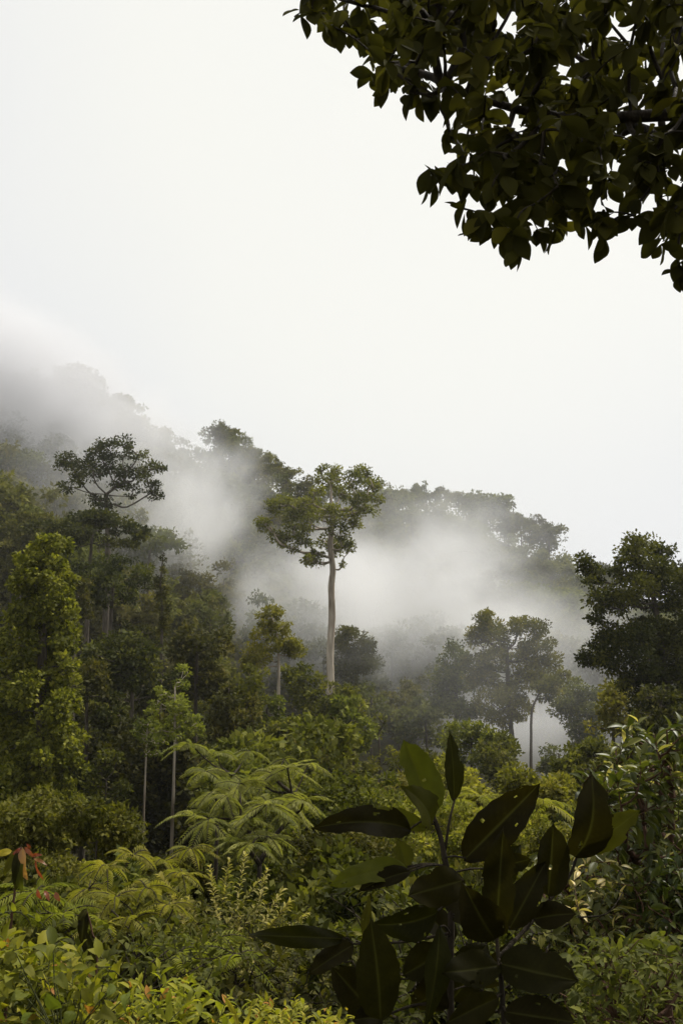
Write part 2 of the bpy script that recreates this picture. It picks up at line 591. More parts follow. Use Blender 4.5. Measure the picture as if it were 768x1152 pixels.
# undergrowth carpet: patches of low leaves over the slopes
n = 46000
Yd = 3.0 * (260 / 3.0) ** rng.uniform(0, 1, n)
Xd = rng.uniform(-.62, .62, n) * (Yd + 3)
hp = rng.uniform(0, 1, n) ** 1.6 * (.25 + .006 * Yd) * 1.6
Pz = gz(Xd, Yd) + hp
Lf = np.clip(Yd * .0055, .05, .75) * rng.uniform(.7, 1.4, n)
Nn = nrm(np.array([0, 0, 1.0]) + rng.normal(0, .5, (n, 3)))
Dd = nrm(rng.normal(0, 1, (n, 3)) * np.array([1, 1, .4]))
ume = leaves('undergrowth', np.stack([Xd, Yd, Pz], 1), Dd, Nn, Lf, Lf * .55, np.clip(rng.normal(.4, .2, n), 0, 1), M['mid'])
und = bpy.data.objects.new('undergrowth', ume)
COL.objects.link(und)
tag(und, 'low green leafy undergrowth covering the forest floor', 'undergrowth', kind='stuff')

# ------------------------------------------------------------------ far forest on the ridges (copies of a few kinds)
protos = []
for i, (style, w, h, Ht) in enumerate((('round', 9, 7, 12), ('lobes', 10, 8, 13), ('dome', 10, 6, 12), ('cone', 6, 10, 14), ('lobes', 8, 10, 15), ('round', 7, 7, 11), ('flat', 11, 4, 13), ('lobes', 11, 9, 14))):
    D0 = 200.0
    k = mpp(D0)
    c0 = at(384, 576, D0)
    cl = style_clumps(style, 384, 576, w / k, h / k, D0, 20)
    ctr = at(384, 576 + h / k / 2, D0)
    cl = [(c - ctr + np.array([0, 0, Ht - h / 2]), a, b) for c, a, b in cl]
    t, c = tree_meshes((0, 0, 0), [(0, 0, -1), (.1, 0, Ht * .4), (0, .1, Ht - h * .4)], cl, .62, M['far'], M['bark'], .28, .12, lai=3.2, maxleaf=5200, nsub=8, twigs=False, trunk_k=6)
    protos.append((t, c, Ht))

ZONES = {
    'left': ('mist-veiled evergreen tree in the forest on the left hillside', 'trees on the misty left hillside'),
    'peak': ('hazy evergreen tree on the wooded peak behind the tall pale-trunked tree', 'trees on the central misty peak'),
    'right': ('hazy evergreen tree on the long ridge sloping down to the right', 'trees on the misty right ridge'),
}
far_xy = []


def far_tree(x, y, pi=None, s=None, zone=None):
    z = gz(x, y)
    pi = int(rng.integers(len(protos))) if pi is None else pi
    t, c, Ht = protos[pi]
    s = s or rng.uniform(.7, 1.15)
    px, py, zc = proj(np.array([x, y, z]))
    if zone is None:
        zone = 'left' if px < 215 or y < 215 and px < 260 else ('peak' if px < 395 else 'right')
    lab, grp = ZONES[zone]
    e = empty('ridge_tree', (x, y, z - .2), lab, 'tree', grp)
    e.rotation_euler = (0, 0, rng.uniform(0, 6.28))
    e.scale = (s * rng.uniform(.85, 1.15), s * rng.uniform(.85, 1.15), s)
    child('trunk', t, e)
    child('crown', c, e)
    far_xy.append((x, y))


# silhouettes on the ridge line: photograph pixel of the tree top
for px, py, D, pi in ((112, 432, 230, 1), (150, 470, 233, 0), (60, 425, 226, 7), (20, 424, 225, 5), (236, 490, 250, 4), (250, 470, 252, 7), (266, 484, 252, 1), (258, 500, 246, 2), (280, 505, 248, 0), (300, 520, 250, 7), (240, 520, 244, 2), (285, 502, 256, 6), (303, 510, 258, 0), (322, 520, 260, 7),
                      (436, 552, 280, 5), (452, 552, 281, 2), (479, 532, 282, 3), (466, 546, 282, 0), (497, 548, 281, 5), (515, 552, 279, 6), (532, 556, 277, 2),
                      (550, 566, 273, 0), (566, 568, 270, 1), (585, 580, 267, 6), (606, 576, 260, 1), (616, 582, 256, 7), (635, 626, 248, 0), (652, 648, 242, 5), (668, 668, 239, 2), (690, 690, 236, 0), (730, 705, 230, 7), (765, 712, 226, 2)):
    p = at(px, py, D)
    z = gz(p[0], p[1])
    Ht = protos[pi][2]
    s = np.clip((p[2] - z) / Ht, .6, 1.6 if 228 < px < 345 else 1.15)
    far_tree(p[0], p[1], pi, s)
far_pts = []


def far_ok(px, D):
    x = (px - 384) / F * D
    if D < 165 and px > 250:
        return None
    z = gz(x, D)
    if z < -17 and D > 140:
        return None
    tt = np.linspace(.35, .97, 24)
    zz = gz(x * tt, D * tt) + 5
    if np.any(zz / tt > z + 12):
        return None
    return x, z


taken = [p for p in far_xy]
tries = 0
while tries < 9000:
    tries += 1
    D = rng.uniform(122, 292)
    px = rng.uniform(-60, 830)
    r_ = far_ok(px, D)
    if r_ is None:
        continue
    x, z = r_
    q = np.array(taken)
    if np.min(np.hypot(q[:, 0] - x, q[:, 1] - D)) < 6.3:
        continue
    taken.append((x, D))
    far_pts.append((x, D))
far_pts.sort(key=lambda p: p[1])
for x, y in far_pts[:250]:
    far_tree(x, y, s=rng.uniform(.85, 1.35))
# the rest of the wooded slopes reads as one mass
pts = list(far_pts[250:])
taken = list(pts)
tries = 0
while tries < 9000:
    tries += 1
    D = rng.uniform(122, 298)
    px = rng.uniform(-80, 850)
    r_ = far_ok(px, D)
    if r_ is None:
        continue
    x, z = r_
    q = np.array(taken)
    if np.min(np.hypot(q[:, 0] - x, q[:, 1] - D)) < 4.2:
        continue
    taken.append((x, D))
taken = np.array(taken)
hh = rng.uniform(2.0, 7.5, len(taken))
Cc = np.column_stack([taken, gz(taken[:, 0], taken[:, 1]) + hh])
Rr = rng.uniform(2.2, 3.4, len(taken))
Pf, of, cf, _ = crown_points(Cc, Rr, Rr * .95, 26, 7, .4, fill=.5)
nf_ = len(Pf)
fme = leaves('forest', Pf, nrm(of + rng.normal(0, .6, (nf_, 3))), nrm(of * .6 + np.array([0, 0, .4]) + rng.normal(0, .5, (nf_, 3))), rng.uniform(.5, 1.0, nf_), .5, np.clip(.45 + cf + rng.normal(0, .15, nf_), 0, 1), M['far'])
fo = bpy.data.objects.new('forest', fme)
COL.objects.link(fo)
tag(fo, 'dense hazy forest covering the far misty slopes', 'forest', kind='stuff')

# ------------------------------------------------------------------ hero trees
def hero(name, label, D, clumps, trunk_px, r0, r1, mat, lp=3.8, bark='bark', base_px=None, **kw):
    p0 = at(trunk_px[0][0], trunk_px[0][1], D)
    zb = min(gz(p0[0], p0[1]), p0[2] - .3)
    base = np.array([p0[0], p0[1], zb])
    tr = [base - np.array([0, 0, .5])] + ([(base + p0) / 2] if p0[2] - zb > 3 else []) + [at(a, b, D) for a, b in trunk_px]
    return make_tree(name, label, base, tr, clumps, lp * mpp(D), M[mat], M[bark], r0, r1, **kw)


B = [(110, 360, 42), (150, 290, 46), (205, 285, 50), (250, 330, 50), (160, 420, 36), (200, 445, 40), (250, 410, 46), (300, 290, 50), (330, 370, 55), (290, 455, 46), (345, 215, 36), (400, 165, 50),
     (440, 125, 40), (370, 290, 55), (430, 330, 55), (480, 225, 50), (460, 400, 48), (520, 165, 52), (575, 125, 34), (600, 195, 52), (560, 260, 52), (622, 255, 33), (590, 310, 36), (520, 320, 42), (540, 370, 36),
     (350, 540, 48), (310, 530, 26), (470, 460, 50), (500, 475, 32), (440, 490, 36), (475, 557, 15), (235, 480, 20), (395, 440, 40), (90, 350, 22), (630, 200, 25), (330, 540, 30), (385, 120, 26), (540, 120, 28)]
hero('emergent_tree', 'tallest emergent tree with a pale bare trunk and two-lobed crown above the mist', 120,
     px_clumps([(a, b, r * 1.0) for a, b, r in B], 120, 270, 500, 4.117, depth=.75), [(371.5, 770), (371.2, 735), (373.4, 695), (372.6, 660), (374.4, 640), (371.6, 612), (376, 575)], .52, .32, 'mid', 3.3, 'palebark',
     lai=3.5, nsub=9, sub=.36, rtip=.05, tbias=.72, fill=.3, pw=.42)
A = [(150, 275, 20), (165, 298, 22), (190, 286, 20), (160, 335, 16), (215, 263, 23), (240, 243, 20), (275, 239, 20), (250, 285, 27), (215, 310, 20), (290, 265, 16), (325, 263, 12), (345, 290, 18), (320, 300, 18),
     (290, 305, 20), (340, 335, 17), (347, 355, 16), (300, 345, 18), (215, 365, 16), (240, 375, 18), (268, 325, 18), (180, 320, 16), (362, 292, 9), (140, 283, 10), (330, 320, 14)]
hero('umbrella_tree', 'tall dark tree with a wide flat-topped open crown on the left hillside', 110,
     px_clumps([(a, b, r * 1.2) for a, b, r in A], 110, 0, 380, 2.0, depth=.7, flat=.62), [(121, 640), (121.5, 600), (120, 575), (120, 556)], .42, .22, 'dark', 3.2, lai=3.4, nsub=8, sub=.42, rtip=.032, fill=.3, pw=.42)
H = [(670, 40, 34), (640, 75, 32), (700, 80, 38), (720, 48, 24), (742, 95, 32), (660, 120, 38), (700, 140, 46), (640, 160, 28), (745, 170, 40), (570, 100, 24), (550, 78, 20), (543, 58, 15), (582, 150, 26), (572, 188, 18),
     (600, 225, 32), (570, 270, 28), (545, 285, 16), (620, 280, 36), (650, 230, 42), (700, 230, 46), (745, 260, 40), (635, 330, 20), (700, 330, 46), (752, 330, 35), (720, 400, 48), (690, 290, 36), (662, 350, 28), (770, 120, 30),
     (780, 220, 35), (775, 380, 40), (740, 450, 45), (690, 400, 34), (655, 50, 22), (600, 140, 20), (780, 300, 36)]
hero('broad_tree', 'big dark leafy tree with an uneven crown leaning left at the right edge', 48,
     px_clumps([(a, b, r * 1.08) for a, b, r in H], 48, 384, 600, 2.0, depth=.8, back=2), [(752, 860), (750, 800), (745, 740), (738, 690), (728, 650)], 0.26, .09, 'dark', 4.2, lai=2.6, nsub=8, sub=.36, rtip=.012, tbias=.62, maxleaf=60000, fill=.35)
F1 = [(255, 278, 32), (230, 320, 28), (218, 370, 24), (270, 330, 34), (250, 385, 30), (285, 395, 28), (240, 350, 28)]
hero('forest_tree', 'hazy rounded tree left of the double-crowned hazy tree in the valley', 112, px_clumps(F1, 112, 384, 600, 2, back=2), [(512, 830), (513, 790), (511, 760)], .32, .16, 'mid', 3.4, lai=2.8, nsub=8, rtip=.03)
F2 = [(320, 198, 22), (308, 235, 28), (340, 230, 34), (392, 208, 20), (420, 222, 34), (442, 265, 34), (472, 290, 22), (342, 285, 32), (410, 285, 32), (320, 330, 36), (420, 330, 40), (465, 340, 26), (380, 365, 34), (340, 385, 36), (300, 300, 28), (400, 400, 28), (360, 420, 28), (325, 185, 14)]
hero('forest_tree', 'hazy tall tree with a wide double crown rising from the valley mist', 108, px_clumps(F2, 108, 384, 600, 2, back=2), [(577, 850), (574, 815), (571, 770), (570, 730)], .38, .18, 'mid', 3.4, lai=2.6, nsub=8, rtip=.03)
F3 = [(478, 338, 22), (460, 365, 16), (500, 320, 14), (440, 350, 14)]
hero('forest_tree', 'slender hazy tree with a thin bare trunk showing in the misty gap', 102, px_clumps(F3, 102, 384, 600, 2, back=2), [(597, 866), (597, 835), (598, 800), (606, 780)], .2, .1, 'mid', 3.4, lai=2.5, nsub=8, rtip=.03)
G_ = [(520, 350, 30), (560, 372, 32), (490, 395, 22), (540, 410, 36), (535, 460, 34), (565, 440, 30), (510, 380, 22), (550, 500, 30)]
hero('forest_tree', 'faint misty tree right of the slender bare-trunked tree', 125, px_clumps(G_, 125, 384, 600, 2, back=2), [(652, 860), (652, 820), (650, 790)], .3, .15, 'mid', 3.4, lai=3, nsub=8)
E_ = [(140, 775, 32), (100, 800, 22), (180, 785, 30), (212, 838, 22), (130, 845, 36), (170, 868, 40), (90, 880, 32), (220, 905, 36), (265, 958, 36), (205, 955, 30), (140, 925, 42), (60, 958, 40), (100, 1000, 42), (40, 1020, 38), (240, 930, 30)]
hero('forest_tree', 'light green loosely layered tree standing just left of the tallest pale trunk', 78, px_clumps(E_, 78, 270, 500, 4.117, back=2), [(313, 790), (313.5, 755), (312, 720), (306, 695)], .17, .07, 'light', 3.8, 'palebark', lai=2.8, nsub=8, rtip=.015)
J_ = [(395, 722, 16), (385, 740, 16), (405, 745, 16), (396, 760, 18), (412, 728, 10), (384, 722, 9)]
hero('forest_tree', 'faint misty round tree just right of the tallest pale trunk', 158, px_clumps(J_, 158, back=2), [(396, 800), (396, 770), (396, 750)], .3, .15, 'far', 3.4, lai=3, nsub=8)

# left vine-covered column
D = 42
cl = []
for (px, py, r) in ((52, 622, 22), (36, 628, 16), (66, 618, 14), (48, 648, 30), (30, 655, 18), (66, 660, 22), (50, 680, 32), (28, 692, 22), (72, 690, 20), (46, 712, 32), (24, 725, 22), (66, 722, 26), (44, 748, 34), (20, 760, 24), (70, 755, 22),
                     (46, 785, 34), (18, 800, 28), (70, 790, 24), (40, 820, 36), (66, 830, 28), (14, 840, 30), (40, 860, 36), (72, 865, 22), (12, 880, 30), (50, 895, 34), (28, 920, 30), (64, 910, 26), (84, 900, 14), (5, 760, 18), (2, 720, 14)):
    for k in range(2):
        cl.append((at(px + rng.uniform(-4, 4), py, D + rng.uniform(-1.0, 1.0) * r * mpp(D) * 1.2), r * .8 * mpp(D), r * .75 * mpp(D)))
hero('vine_clad_tree', 'column-like tree wrapped in bright green climbing vines at the left edge', D, cl, [(46, 930), (47, 820), (48, 720), (50, 630)], .34, .14, 'vine', 5.0, crown_name='vine_cover', lai=3.6, nsub=9, sub=.26, fill=.75, maxleaf=40000, rtip=.012, tbias=.46, tvar=.32, tmpl='leaf', aspect=.7)

# bare pole with creepers
D = 75
cl = [(at(182 + dx, y, D), r * mpp(D), r * 1.6 * mpp(D)) for dx, y, r in ((2, 628, 3), (1, 640, 4), (-2, 652, 5), (-4, 658, 4), (2, 664, 5), (-1, 676, 6), (6, 682, 4), (9, 684, 3), (0, 690, 7), (1, 703, 8))]
hero('dead_tree', 'thin dead tree pole wrapped in dark creepers on the left slope', D, cl, [(182, 720), (182.5, 690), (181, 655), (184, 622)], .14, .04, 'dark', 3.4, crown_name='creeper', lai=3, nsub=6, rtip=.01)

# ------------------------------------------------------------------ mid forest, each its own tree
MT = [
    # cx, top, w, h, D, style, mat, label
    (104, 572, 120, 52, 96, 'flat', 'dark', 'spreading dark tree just beneath the flat-topped tall tree'),
    (128, 612, 100, 80, 82, 'flat', 'dark', 'broad layered dark tree left of the creeper-wrapped dead pole'),
    (25, 574, 75, 70, 120, 'lobes', 'far', 'dim hazy tree behind the top of the vine-wrapped column'),
    (88, 640, 50, 90, 74, 'lobes', 'dark', 'dark bushy tree rising just right of the vine-wrapped column top'),
    (160, 692, 50, 70, 84, 'round', 'dark', 'small rounded dark tree behind the dead pole'),
    (150, 702, 125, 92, 66, 'lobes', 'dark', 'wide dark tree crown below the dead pole'),
    (222, 700, 80, 95, 70, 'round', 'dark', 'rounded dark tree right of the dead pole at the mist edge'),
    (98, 722, 60, 150, 58, 'column', 'dark', 'tall dark creeper-hung tree beside the vine-wrapped column'),
    (136, 778, 70, 120, 58, 'lobes', 'dark', 'dark tree left of the slim conical tree'),
    (252, 768, 80, 95, 60, 'lobes', 'dark', 'dark tree just right of the slim conical tree'),
    (282, 742, 60, 88, 68, 'lobes', 'mid', 'olive tree beneath the light green layered tree'),
    (258, 832, 70, 75, 50, 'round', 'dark', 'dark rounded tree below and right of the slim conical tree'),
    (341, 742, 46, 52, 86, 'round', 'mid', 'small round-topped tree left of the foot of the tallest trunk'),
    (372, 764, 66, 70, 80, 'dome', 'mid', 'domed olive tree at the foot of the tallest trunk'),
    (326, 806, 72, 74, 58, 'dome', 'mid', 'neat dome-shaped tree in the middle of the lower forest'),
    (398, 784, 70, 95, 66, 'lobes', 'mid', 'full olive tree right of the foot of the tallest trunk'),
    (365, 812, 60, 70, 56, 'round', 'mid', 'round tree between the dome-shaped tree and the full olive tree'),
    (300, 782, 50, 60, 72, 'round', 'mid', 'small round tree above the dome-shaped tree'),
    (426, 800, 40, 70, 74, 'cone', 'mid', 'small conical tree at the edge of the misty hollow'),
    (448, 772, 60, 60, 128, 'round', 'far', 'misty grey tree at the left of the misty hollow'),
    (418, 768, 50, 60, 122, 'dome', 'far', 'misty grey tree right behind the tallest trunk foot'),
    (478, 790, 60, 60, 120, 'dome', 'far', 'misty grey tree in the bottom of the hollow'),
    (530, 812, 90, 66, 82, 'lobes', 'mid', 'hazy bushy tree below the hazy rounded tree'),
    (565, 828, 70, 66, 74, 'lobes', 'mid', 'hazy bushy tree at the foot of the double-crowned tree'),
    (628, 838, 40, 40, 110, 'round', 'far', 'tiny misty tree at the bottom of the bright misty gap'),
    (690, 772, 70, 90, 58, 'lobes', 'light', 'bright olive tree below the big dark tree on the right'),
    (655, 838, 90, 60, 50, 'lobes', 'mid', 'low spreading tree above the shrub with twisted pale leaves'),
    (690, 850, 70, 60, 34, 'lobes', 'dark', 'dark low tree behind the shrub with twisted pale leaves'),
    (470, 838, 80, 56, 60, 'flat', 'mid', 'flat olive tree behind the tip of the large-leaved sapling'),
    (742, 770, 90, 90, 40, 'lobes', 'dark', 'dark leafy understory tree at the foot of the big right tree'),
    (120, 850, 60, 110, 50, 'column', 'dark', 'dark creeper-hung understory tree in the shade on the left'),
    (246, 858, 56, 90, 46, 'column', 'dark', 'shaded dark understory tree right of the pale thin trunk'),
]
for cx, top, w, h, D, st, mt, lab in MT:
    style_tree(cx, top, w, h, D, st, mt, lab, n=26 if w > 55 else 18, lp=4.4 if D > 70 else 5.4, lai=3.3, nsub=8, rtip=.012)

style_tree(197, 734, 80, 92, 54, 'cone', 'mid', 'slim tree with a conical crown on a long pale bare trunk', n=30, lp=3.6, bark='palebark', r=.115, tbias=.8, lai=3.2, nsub=8, rtip=.01)
style_tree(166, 800, 46, 60, 50, 'lobes', 'mid', 'thinner pale-trunked tree standing just left of the slim conical tree', n=14, lp=4.4, bark='palebark', r=.08, lean=3, lai=2.5, nsub=6, rtip=.01)

# fillers: copies of a few bushy trees that close the forest between the trees above
SKY = [(-80, 720), (80, 712), (240, 716), (262, 765), (300, 792), (420, 800), (440, 850), (500, 868), (650, 862), (668, 800), (720, 790), (860, 770)]


def skyline(px):
    return float(np.interp(px, [a for a, _ in SKY], [b for _, b in SKY]))


def proto_set(mat, specs, leaf, lai=3.4):
    res = []
    for style, w, h, Ht in specs:
        D0 = 60.0
        k = mpp(D0)
        cl = style_clumps(style, 384, 576, w / k, h / k, D0, 30)
        ctr = at(384, 576 + h / k / 2, D0)
        cl = [(c - ctr + np.array([0, 0, Ht - h / 2]), a, b) for c, a, b in cl]
        t, c = tree_meshes((0, 0, 0), [(0, 0, -1), (.1, 0, Ht * .3), (0, .1, Ht * .6)], cl, leaf, M[mat], M['bark'], Ht * .014, Ht * .006, lai=lai, nsub=9, twigs=False, trunk_k=6)
        res.append((t, c, Ht))
    return res


SPM = (('lobes', 5.5, 8.5, 9.5), ('round', 5, 7, 8), ('column', 4, 9, 10), ('dome', 6, 6, 8), ('lobes', 6, 7, 9), ('cone', 4.2, 8, 9.5))
PD, PM = proto_set('dark', SPM, .30), proto_set('mid', SPM, .30)
got = []
tries = 0
while tries < 5000 and len(got) < 150:
    tries += 1
    D = rng.uniform(36, 112)
    px = rng.uniform(-60, 830)
    x = (px - 384) / F * D
    z = gz(x, D)
    ztop = at(px, skyline(px) + rng.uniform(2, 60), D)[2]
    Hm = ztop - z
    if px < 118 and D < 47 or 112 < px < 262 and D < 55 or 150 < px < 226 and D < 62:
        continue
    if Hm < 3.2:
        continue
    if got and np.min(np.hypot(np.array(got)[:, 0] - x, np.array(got)[:, 1] - D)) < 3.6:
        continue
    got.append((x, D))
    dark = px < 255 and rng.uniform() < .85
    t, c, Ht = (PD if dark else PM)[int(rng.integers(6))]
    Hm = min(Hm, rng.uniform(6, 13))
    sz = Hm / Ht
    sw = float(np.clip(sz * rng.uniform(.85, 1.2), .7, 1.35))
    if px < 255:
        lab, grp = 'dark evergreen tree packed into the dense forest wall on the left', 'trees packed into the dense left forest'
    elif px < 450:
        lab, grp = 'olive evergreen tree packed into the forest below the tallest pale trunk', 'trees packed into the forest below the tallest trunk'
    else:
        lab, grp = 'olive evergreen tree packed into the valley forest on the right', 'trees packed into the valley forest on the right'
    e = empty('forest_tree', (x, D, z - .1), lab, 'tree', grp)
    e.rotation_euler = (0, 0, rng.uniform(0, 6.28))
    e.scale = (sw, sw, sz)
    child('trunk', t, e)
    child('crown', c, e)

SPB = (('lobes', 2.6, 2.4, 2.7), ('round', 2.4, 2.2, 2.4), ('dome', 3.0, 2.0, 2.3), ('flat', 3.0, 1.4, 2.4))
BD, BM, BL = proto_set('dark', SPB, .13), proto_set('mid', SPB, .13), proto_set('light', SPB, .12)
got = []
tries = 0
while tries < 5000 and len(got) < 130:
    tries += 1
    D = 10.5 * (38 / 10.5) ** rng.uniform(0, 1)
    px = rng.uniform(-60, 830)
    x = (px - 384) / F * D
    z = gz(x, D)
    yl = np.interp(px, [0, 100, 200, 420, 640, 700, 800], [905, 915, 905, 885, 890, 880, 860]) + 900 / D
    Hm = at(px, yl + rng.uniform(0, 50), D)[2] - z
    if Hm < .7:
        continue
    if got and np.min(np.hypot(np.array(got)[:, 0] - x, np.array(got)[:, 1] - D)) < 1.0 + D * .035:
        continue
    got.append((x, D))
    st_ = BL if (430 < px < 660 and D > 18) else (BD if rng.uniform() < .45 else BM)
    t, c, Ht = st_[int(rng.integers(4))]
    sz = min(Hm, rng.uniform(1.8, 4.0)) / Ht
    sw = float(np.clip(sz, .6, 1.25))
    e = empty('bush', (x, D, z - .05), 'leafy evergreen bush filling the understory between the larger plants', 'bush', 'bushes filling the understory')
    e.rotation_euler = (0, 0, rng.uniform(0, 6.28))
    e.scale = (sw, sw, sz)
    child('stem', t, e)
    child('foliage', c, e)

# lower canopies in the middle ground
LT = [
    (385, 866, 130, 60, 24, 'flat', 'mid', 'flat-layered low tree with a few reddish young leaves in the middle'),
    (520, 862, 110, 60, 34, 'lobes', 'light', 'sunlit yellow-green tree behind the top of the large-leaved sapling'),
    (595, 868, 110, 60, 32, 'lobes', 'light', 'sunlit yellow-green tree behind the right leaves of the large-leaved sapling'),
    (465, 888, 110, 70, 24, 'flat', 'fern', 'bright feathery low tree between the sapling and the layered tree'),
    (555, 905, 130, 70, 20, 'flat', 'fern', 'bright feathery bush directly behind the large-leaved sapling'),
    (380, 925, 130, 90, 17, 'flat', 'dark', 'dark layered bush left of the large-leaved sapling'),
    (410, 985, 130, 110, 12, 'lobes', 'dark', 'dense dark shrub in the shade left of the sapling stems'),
    (35, 898, 120, 80, 24, 'lobes', 'mid', 'bushy understory clump at the foot of the vine-wrapped column'),
    (110, 908, 100, 70, 19, 'lobes', 'mid', 'low dark bush right of the foot of the vine-wrapped column'),
    (620, 930, 120, 100, 15, 'lobes', 'mid', 'olive bush between the sapling and the twisted-leaf shrub'),
    (200, 965, 90, 60, 15, 'lobes', 'dark', 'dark leafy bush beneath the feathery fronds'),
]
for cx, top, w, h, D, st, mt, lab in LT:
    style_tree(cx, top, w, h, D, st, mt, lab, n=34, lp=6.2, name='understory_tree' if 'tree' in lab else 'bush', cat='tree' if 'tree' in lab else 'bush', lai=3.4, nsub=9, rtip=.004, r=max(.03, D * .0022),
               crown_name='crown' if 'tree' in lab else 'foliage', trunk_name='trunk' if 'tree' in lab else 'stem', aspect=.5)


# ------------------------------------------------------------------ fronds
def frond_points(base, d, up, Lr, npair, pin_len, nl, droop):
    """bipinnate frond: returns leaflets (O, D, N, L)"""
    O, Dd, Nn, Ll = [], [], [], []
    d = nrm(np.asarray(d, float))
    s = nrm(np.cross(d, up))
    nn = np.cross(s, d)
    axis = []
    for i in range(npair + 1):
        t = i / npair
        axis.append(base + d * Lr * t + np.array([0, 0, -droop * Lr * t * t]))
    axis = np.array(axis)
    for i in range(1, npair + 1):
        t = i / npair
        pl = pin_len * math.sin(math.pi * (.18 + .80 * t)) ** .7
        tg = nrm(axis[i] - axis[i - 1])
        for sg in (-1, 1):
            pd = nrm(s * sg * .85 + tg * .6 + nn * .05 + rng.normal(0, .05, 3))
            O.append(axis[i])
            Dd.append(nrm(pd + np.array([0, 0, -.22])))
            Nn.append(nn + rng.normal(0, .22, 3))
            Ll.append(pl)
    return axis, np.array(O), np.array(Dd), np.array(Nn), np.array(Ll)


def frond_plant(name, label, base, crowns, mat, cat, stem_r=.03, bark='twig', asp=.17, group=None, tb=.5, flat=.25):
    """crowns: [(tip position, nfronds, frond length, pinna length, npair, nl, droop, rise)]"""
    base = np.asarray(base, float)
    Os, Ds, Ns, Ls, Ts = [], [], [], [], []
    mb = MB()
    tips = np.array([c[0] for c in crowns])
    for pos, nf, Lr, pl, npair, nl, droop, rise in crowns:
        a0 = rng.uniform(0, 6.28)
        for k in range(nf):
            a = a0 + k * 2.4 + rng.uniform(-.3, .3)
            d = np.array([math.cos(a), math.sin(a), rise + rng.uniform(-flat, flat) * 1.9])
            L1 = Lr * rng.uniform(.75, 1.15)
            ax, O, D_, N_, L_ = frond_points(pos, d, np.array([0, 0, 1.0]) + rng.normal(0, .35, 3), L1, npair, pl * rng.uniform(.85, 1.1), nl, droop)
            mb.tube(ax, np.linspace(.006, .002, len(ax)) * max(1, Lr), 4)
            Os.append(O); Ds.append(D_); Ns.append(N_); Ls.append(L_)
            Ts.append(np.clip(tb + rng.normal(0, .12) + rng.normal(0, .10, len(O)), 0, 1))
    trunk = smooth_path([base - np.array([0, 0, .2]), base * .6 + tips.mean(0) * .4, base * .25 + tips.mean(0) * .75], 4)
    mb.tube(trunk, np.linspace(stem_r, stem_r * .6, len(trunk)), 6)
    branch_net(mb, trunk[len(trunk) // 2:], tips, stem_r * .25, up=.5, k=5, rmax=stem_r * .7)
    O = np.concatenate(Os)
    Ln = np.concatenate(Ls)
    me = leaves('fronds', O - base, np.concatenate(Ds), np.concatenate(Ns), Ln, Ln * asp, np.concatenate(Ts), M[mat], 'leaf')
    e = empty(name, base, label, cat, group)
    child('stem', mb.mesh('stem', M[bark], base), e)
    child('fronds', me, e)
    return e


def ground_at(px, D):
    x = (px - 384) / F * D
    return np.array([x, D, gz(x, D)])


# feathery frond tree left of centre
D = 16
cr = []
for px, py, dd, nf in ((262, 880, 0, 9), (300, 872, .5, 9), (330, 868, 1.2, 8), (240, 905, -.4, 8), (285, 915, -.8, 10), (320, 905, .3, 9), (255, 935, -1, 9), (300, 945, -1.2, 9), (345, 895, 1, 7)):
    for q in range(3):
        cr.append((at(px + rng.uniform(-26, 26), py + rng.uniform(-14, 14), D + dd + rng.uniform(-.5, .5)), nf - 2, rng.uniform(.34, .60), rng.uniform(.085, .14), 20, 6, rng.uniform(.3, .8), rng.uniform(.0, .25)))
frond_plant('feathery_tree', 'feathery pale green frond tree in layered sprays left of centre', ground_at(295, D), cr, 'pale', 'tree', .06, tb=.33)
D = 21
cr = [(at(px, py, D + dd), 7, .62, .17, 19, 5, .5, .15) for px, py, dd in ((215, 838, 0), (245, 848, .5), (280, 845, 1), (232, 868, -.5), (262, 872, 0))]
frond_plant('feathery_tree', 'darker feathery frond tree above and left of the pale frond tree', ground_at(245, D), cr, 'pale', 'tree', .06, tb=.12)
D = 25
cr = [(at(px, py, D + dd), 9, 1.0, .3, 19, 5, .4, .25) for px, py, dd in ((500, 905, 0), (540, 898, .6), (575, 910, 1), (610, 902, 0), (525, 925, -.5), (590, 925, -.3), (470, 925, 0))]
frond_plant('feathery_tree', 'sunlit yellow-green feathery tree behind the large-leaved sapling', ground_at(545, D), cr, 'fern', 'tree', .07, tb=.65)
# fern-leaved bushes lower left
D = 9
cr = [(at(px, py, D + dd), 9, .30, .08, 18, 6, .55, .35) for px, py, dd in ((120, 975, 0), (150, 962, .5), (185, 970, .8), (205, 985, .4), (165, 1000, -.3), (130, 1010, -.5), (190, 1020, -.4), (100, 1000, .3), (215, 955, 1), (150, 1035, -.6), (115, 1040, -.7))]
frond_plant('fern_bush', 'bright fern-leaved bush in the lower left between red-leaved stem and pale spikes', ground_at(155, D), cr, 'fern', 'bush', .02, tb=.55)
D = 7.2
cr = [(at(px, py, D + dd), 8, .36, .10, 16, 6, .5, .3) for px, py, dd in ((40, 1005, 0), (15, 1030, .2), (70, 1030, .3), (230, 1065, .6), (265, 1075, .4), (200, 1075, .2))]
frond_plant('fern_bush', 'shaded fern-leaved clump low on the left below the drooping leaves', ground_at(90, D), cr, 'fern', 'bush', .015, tb=.3)


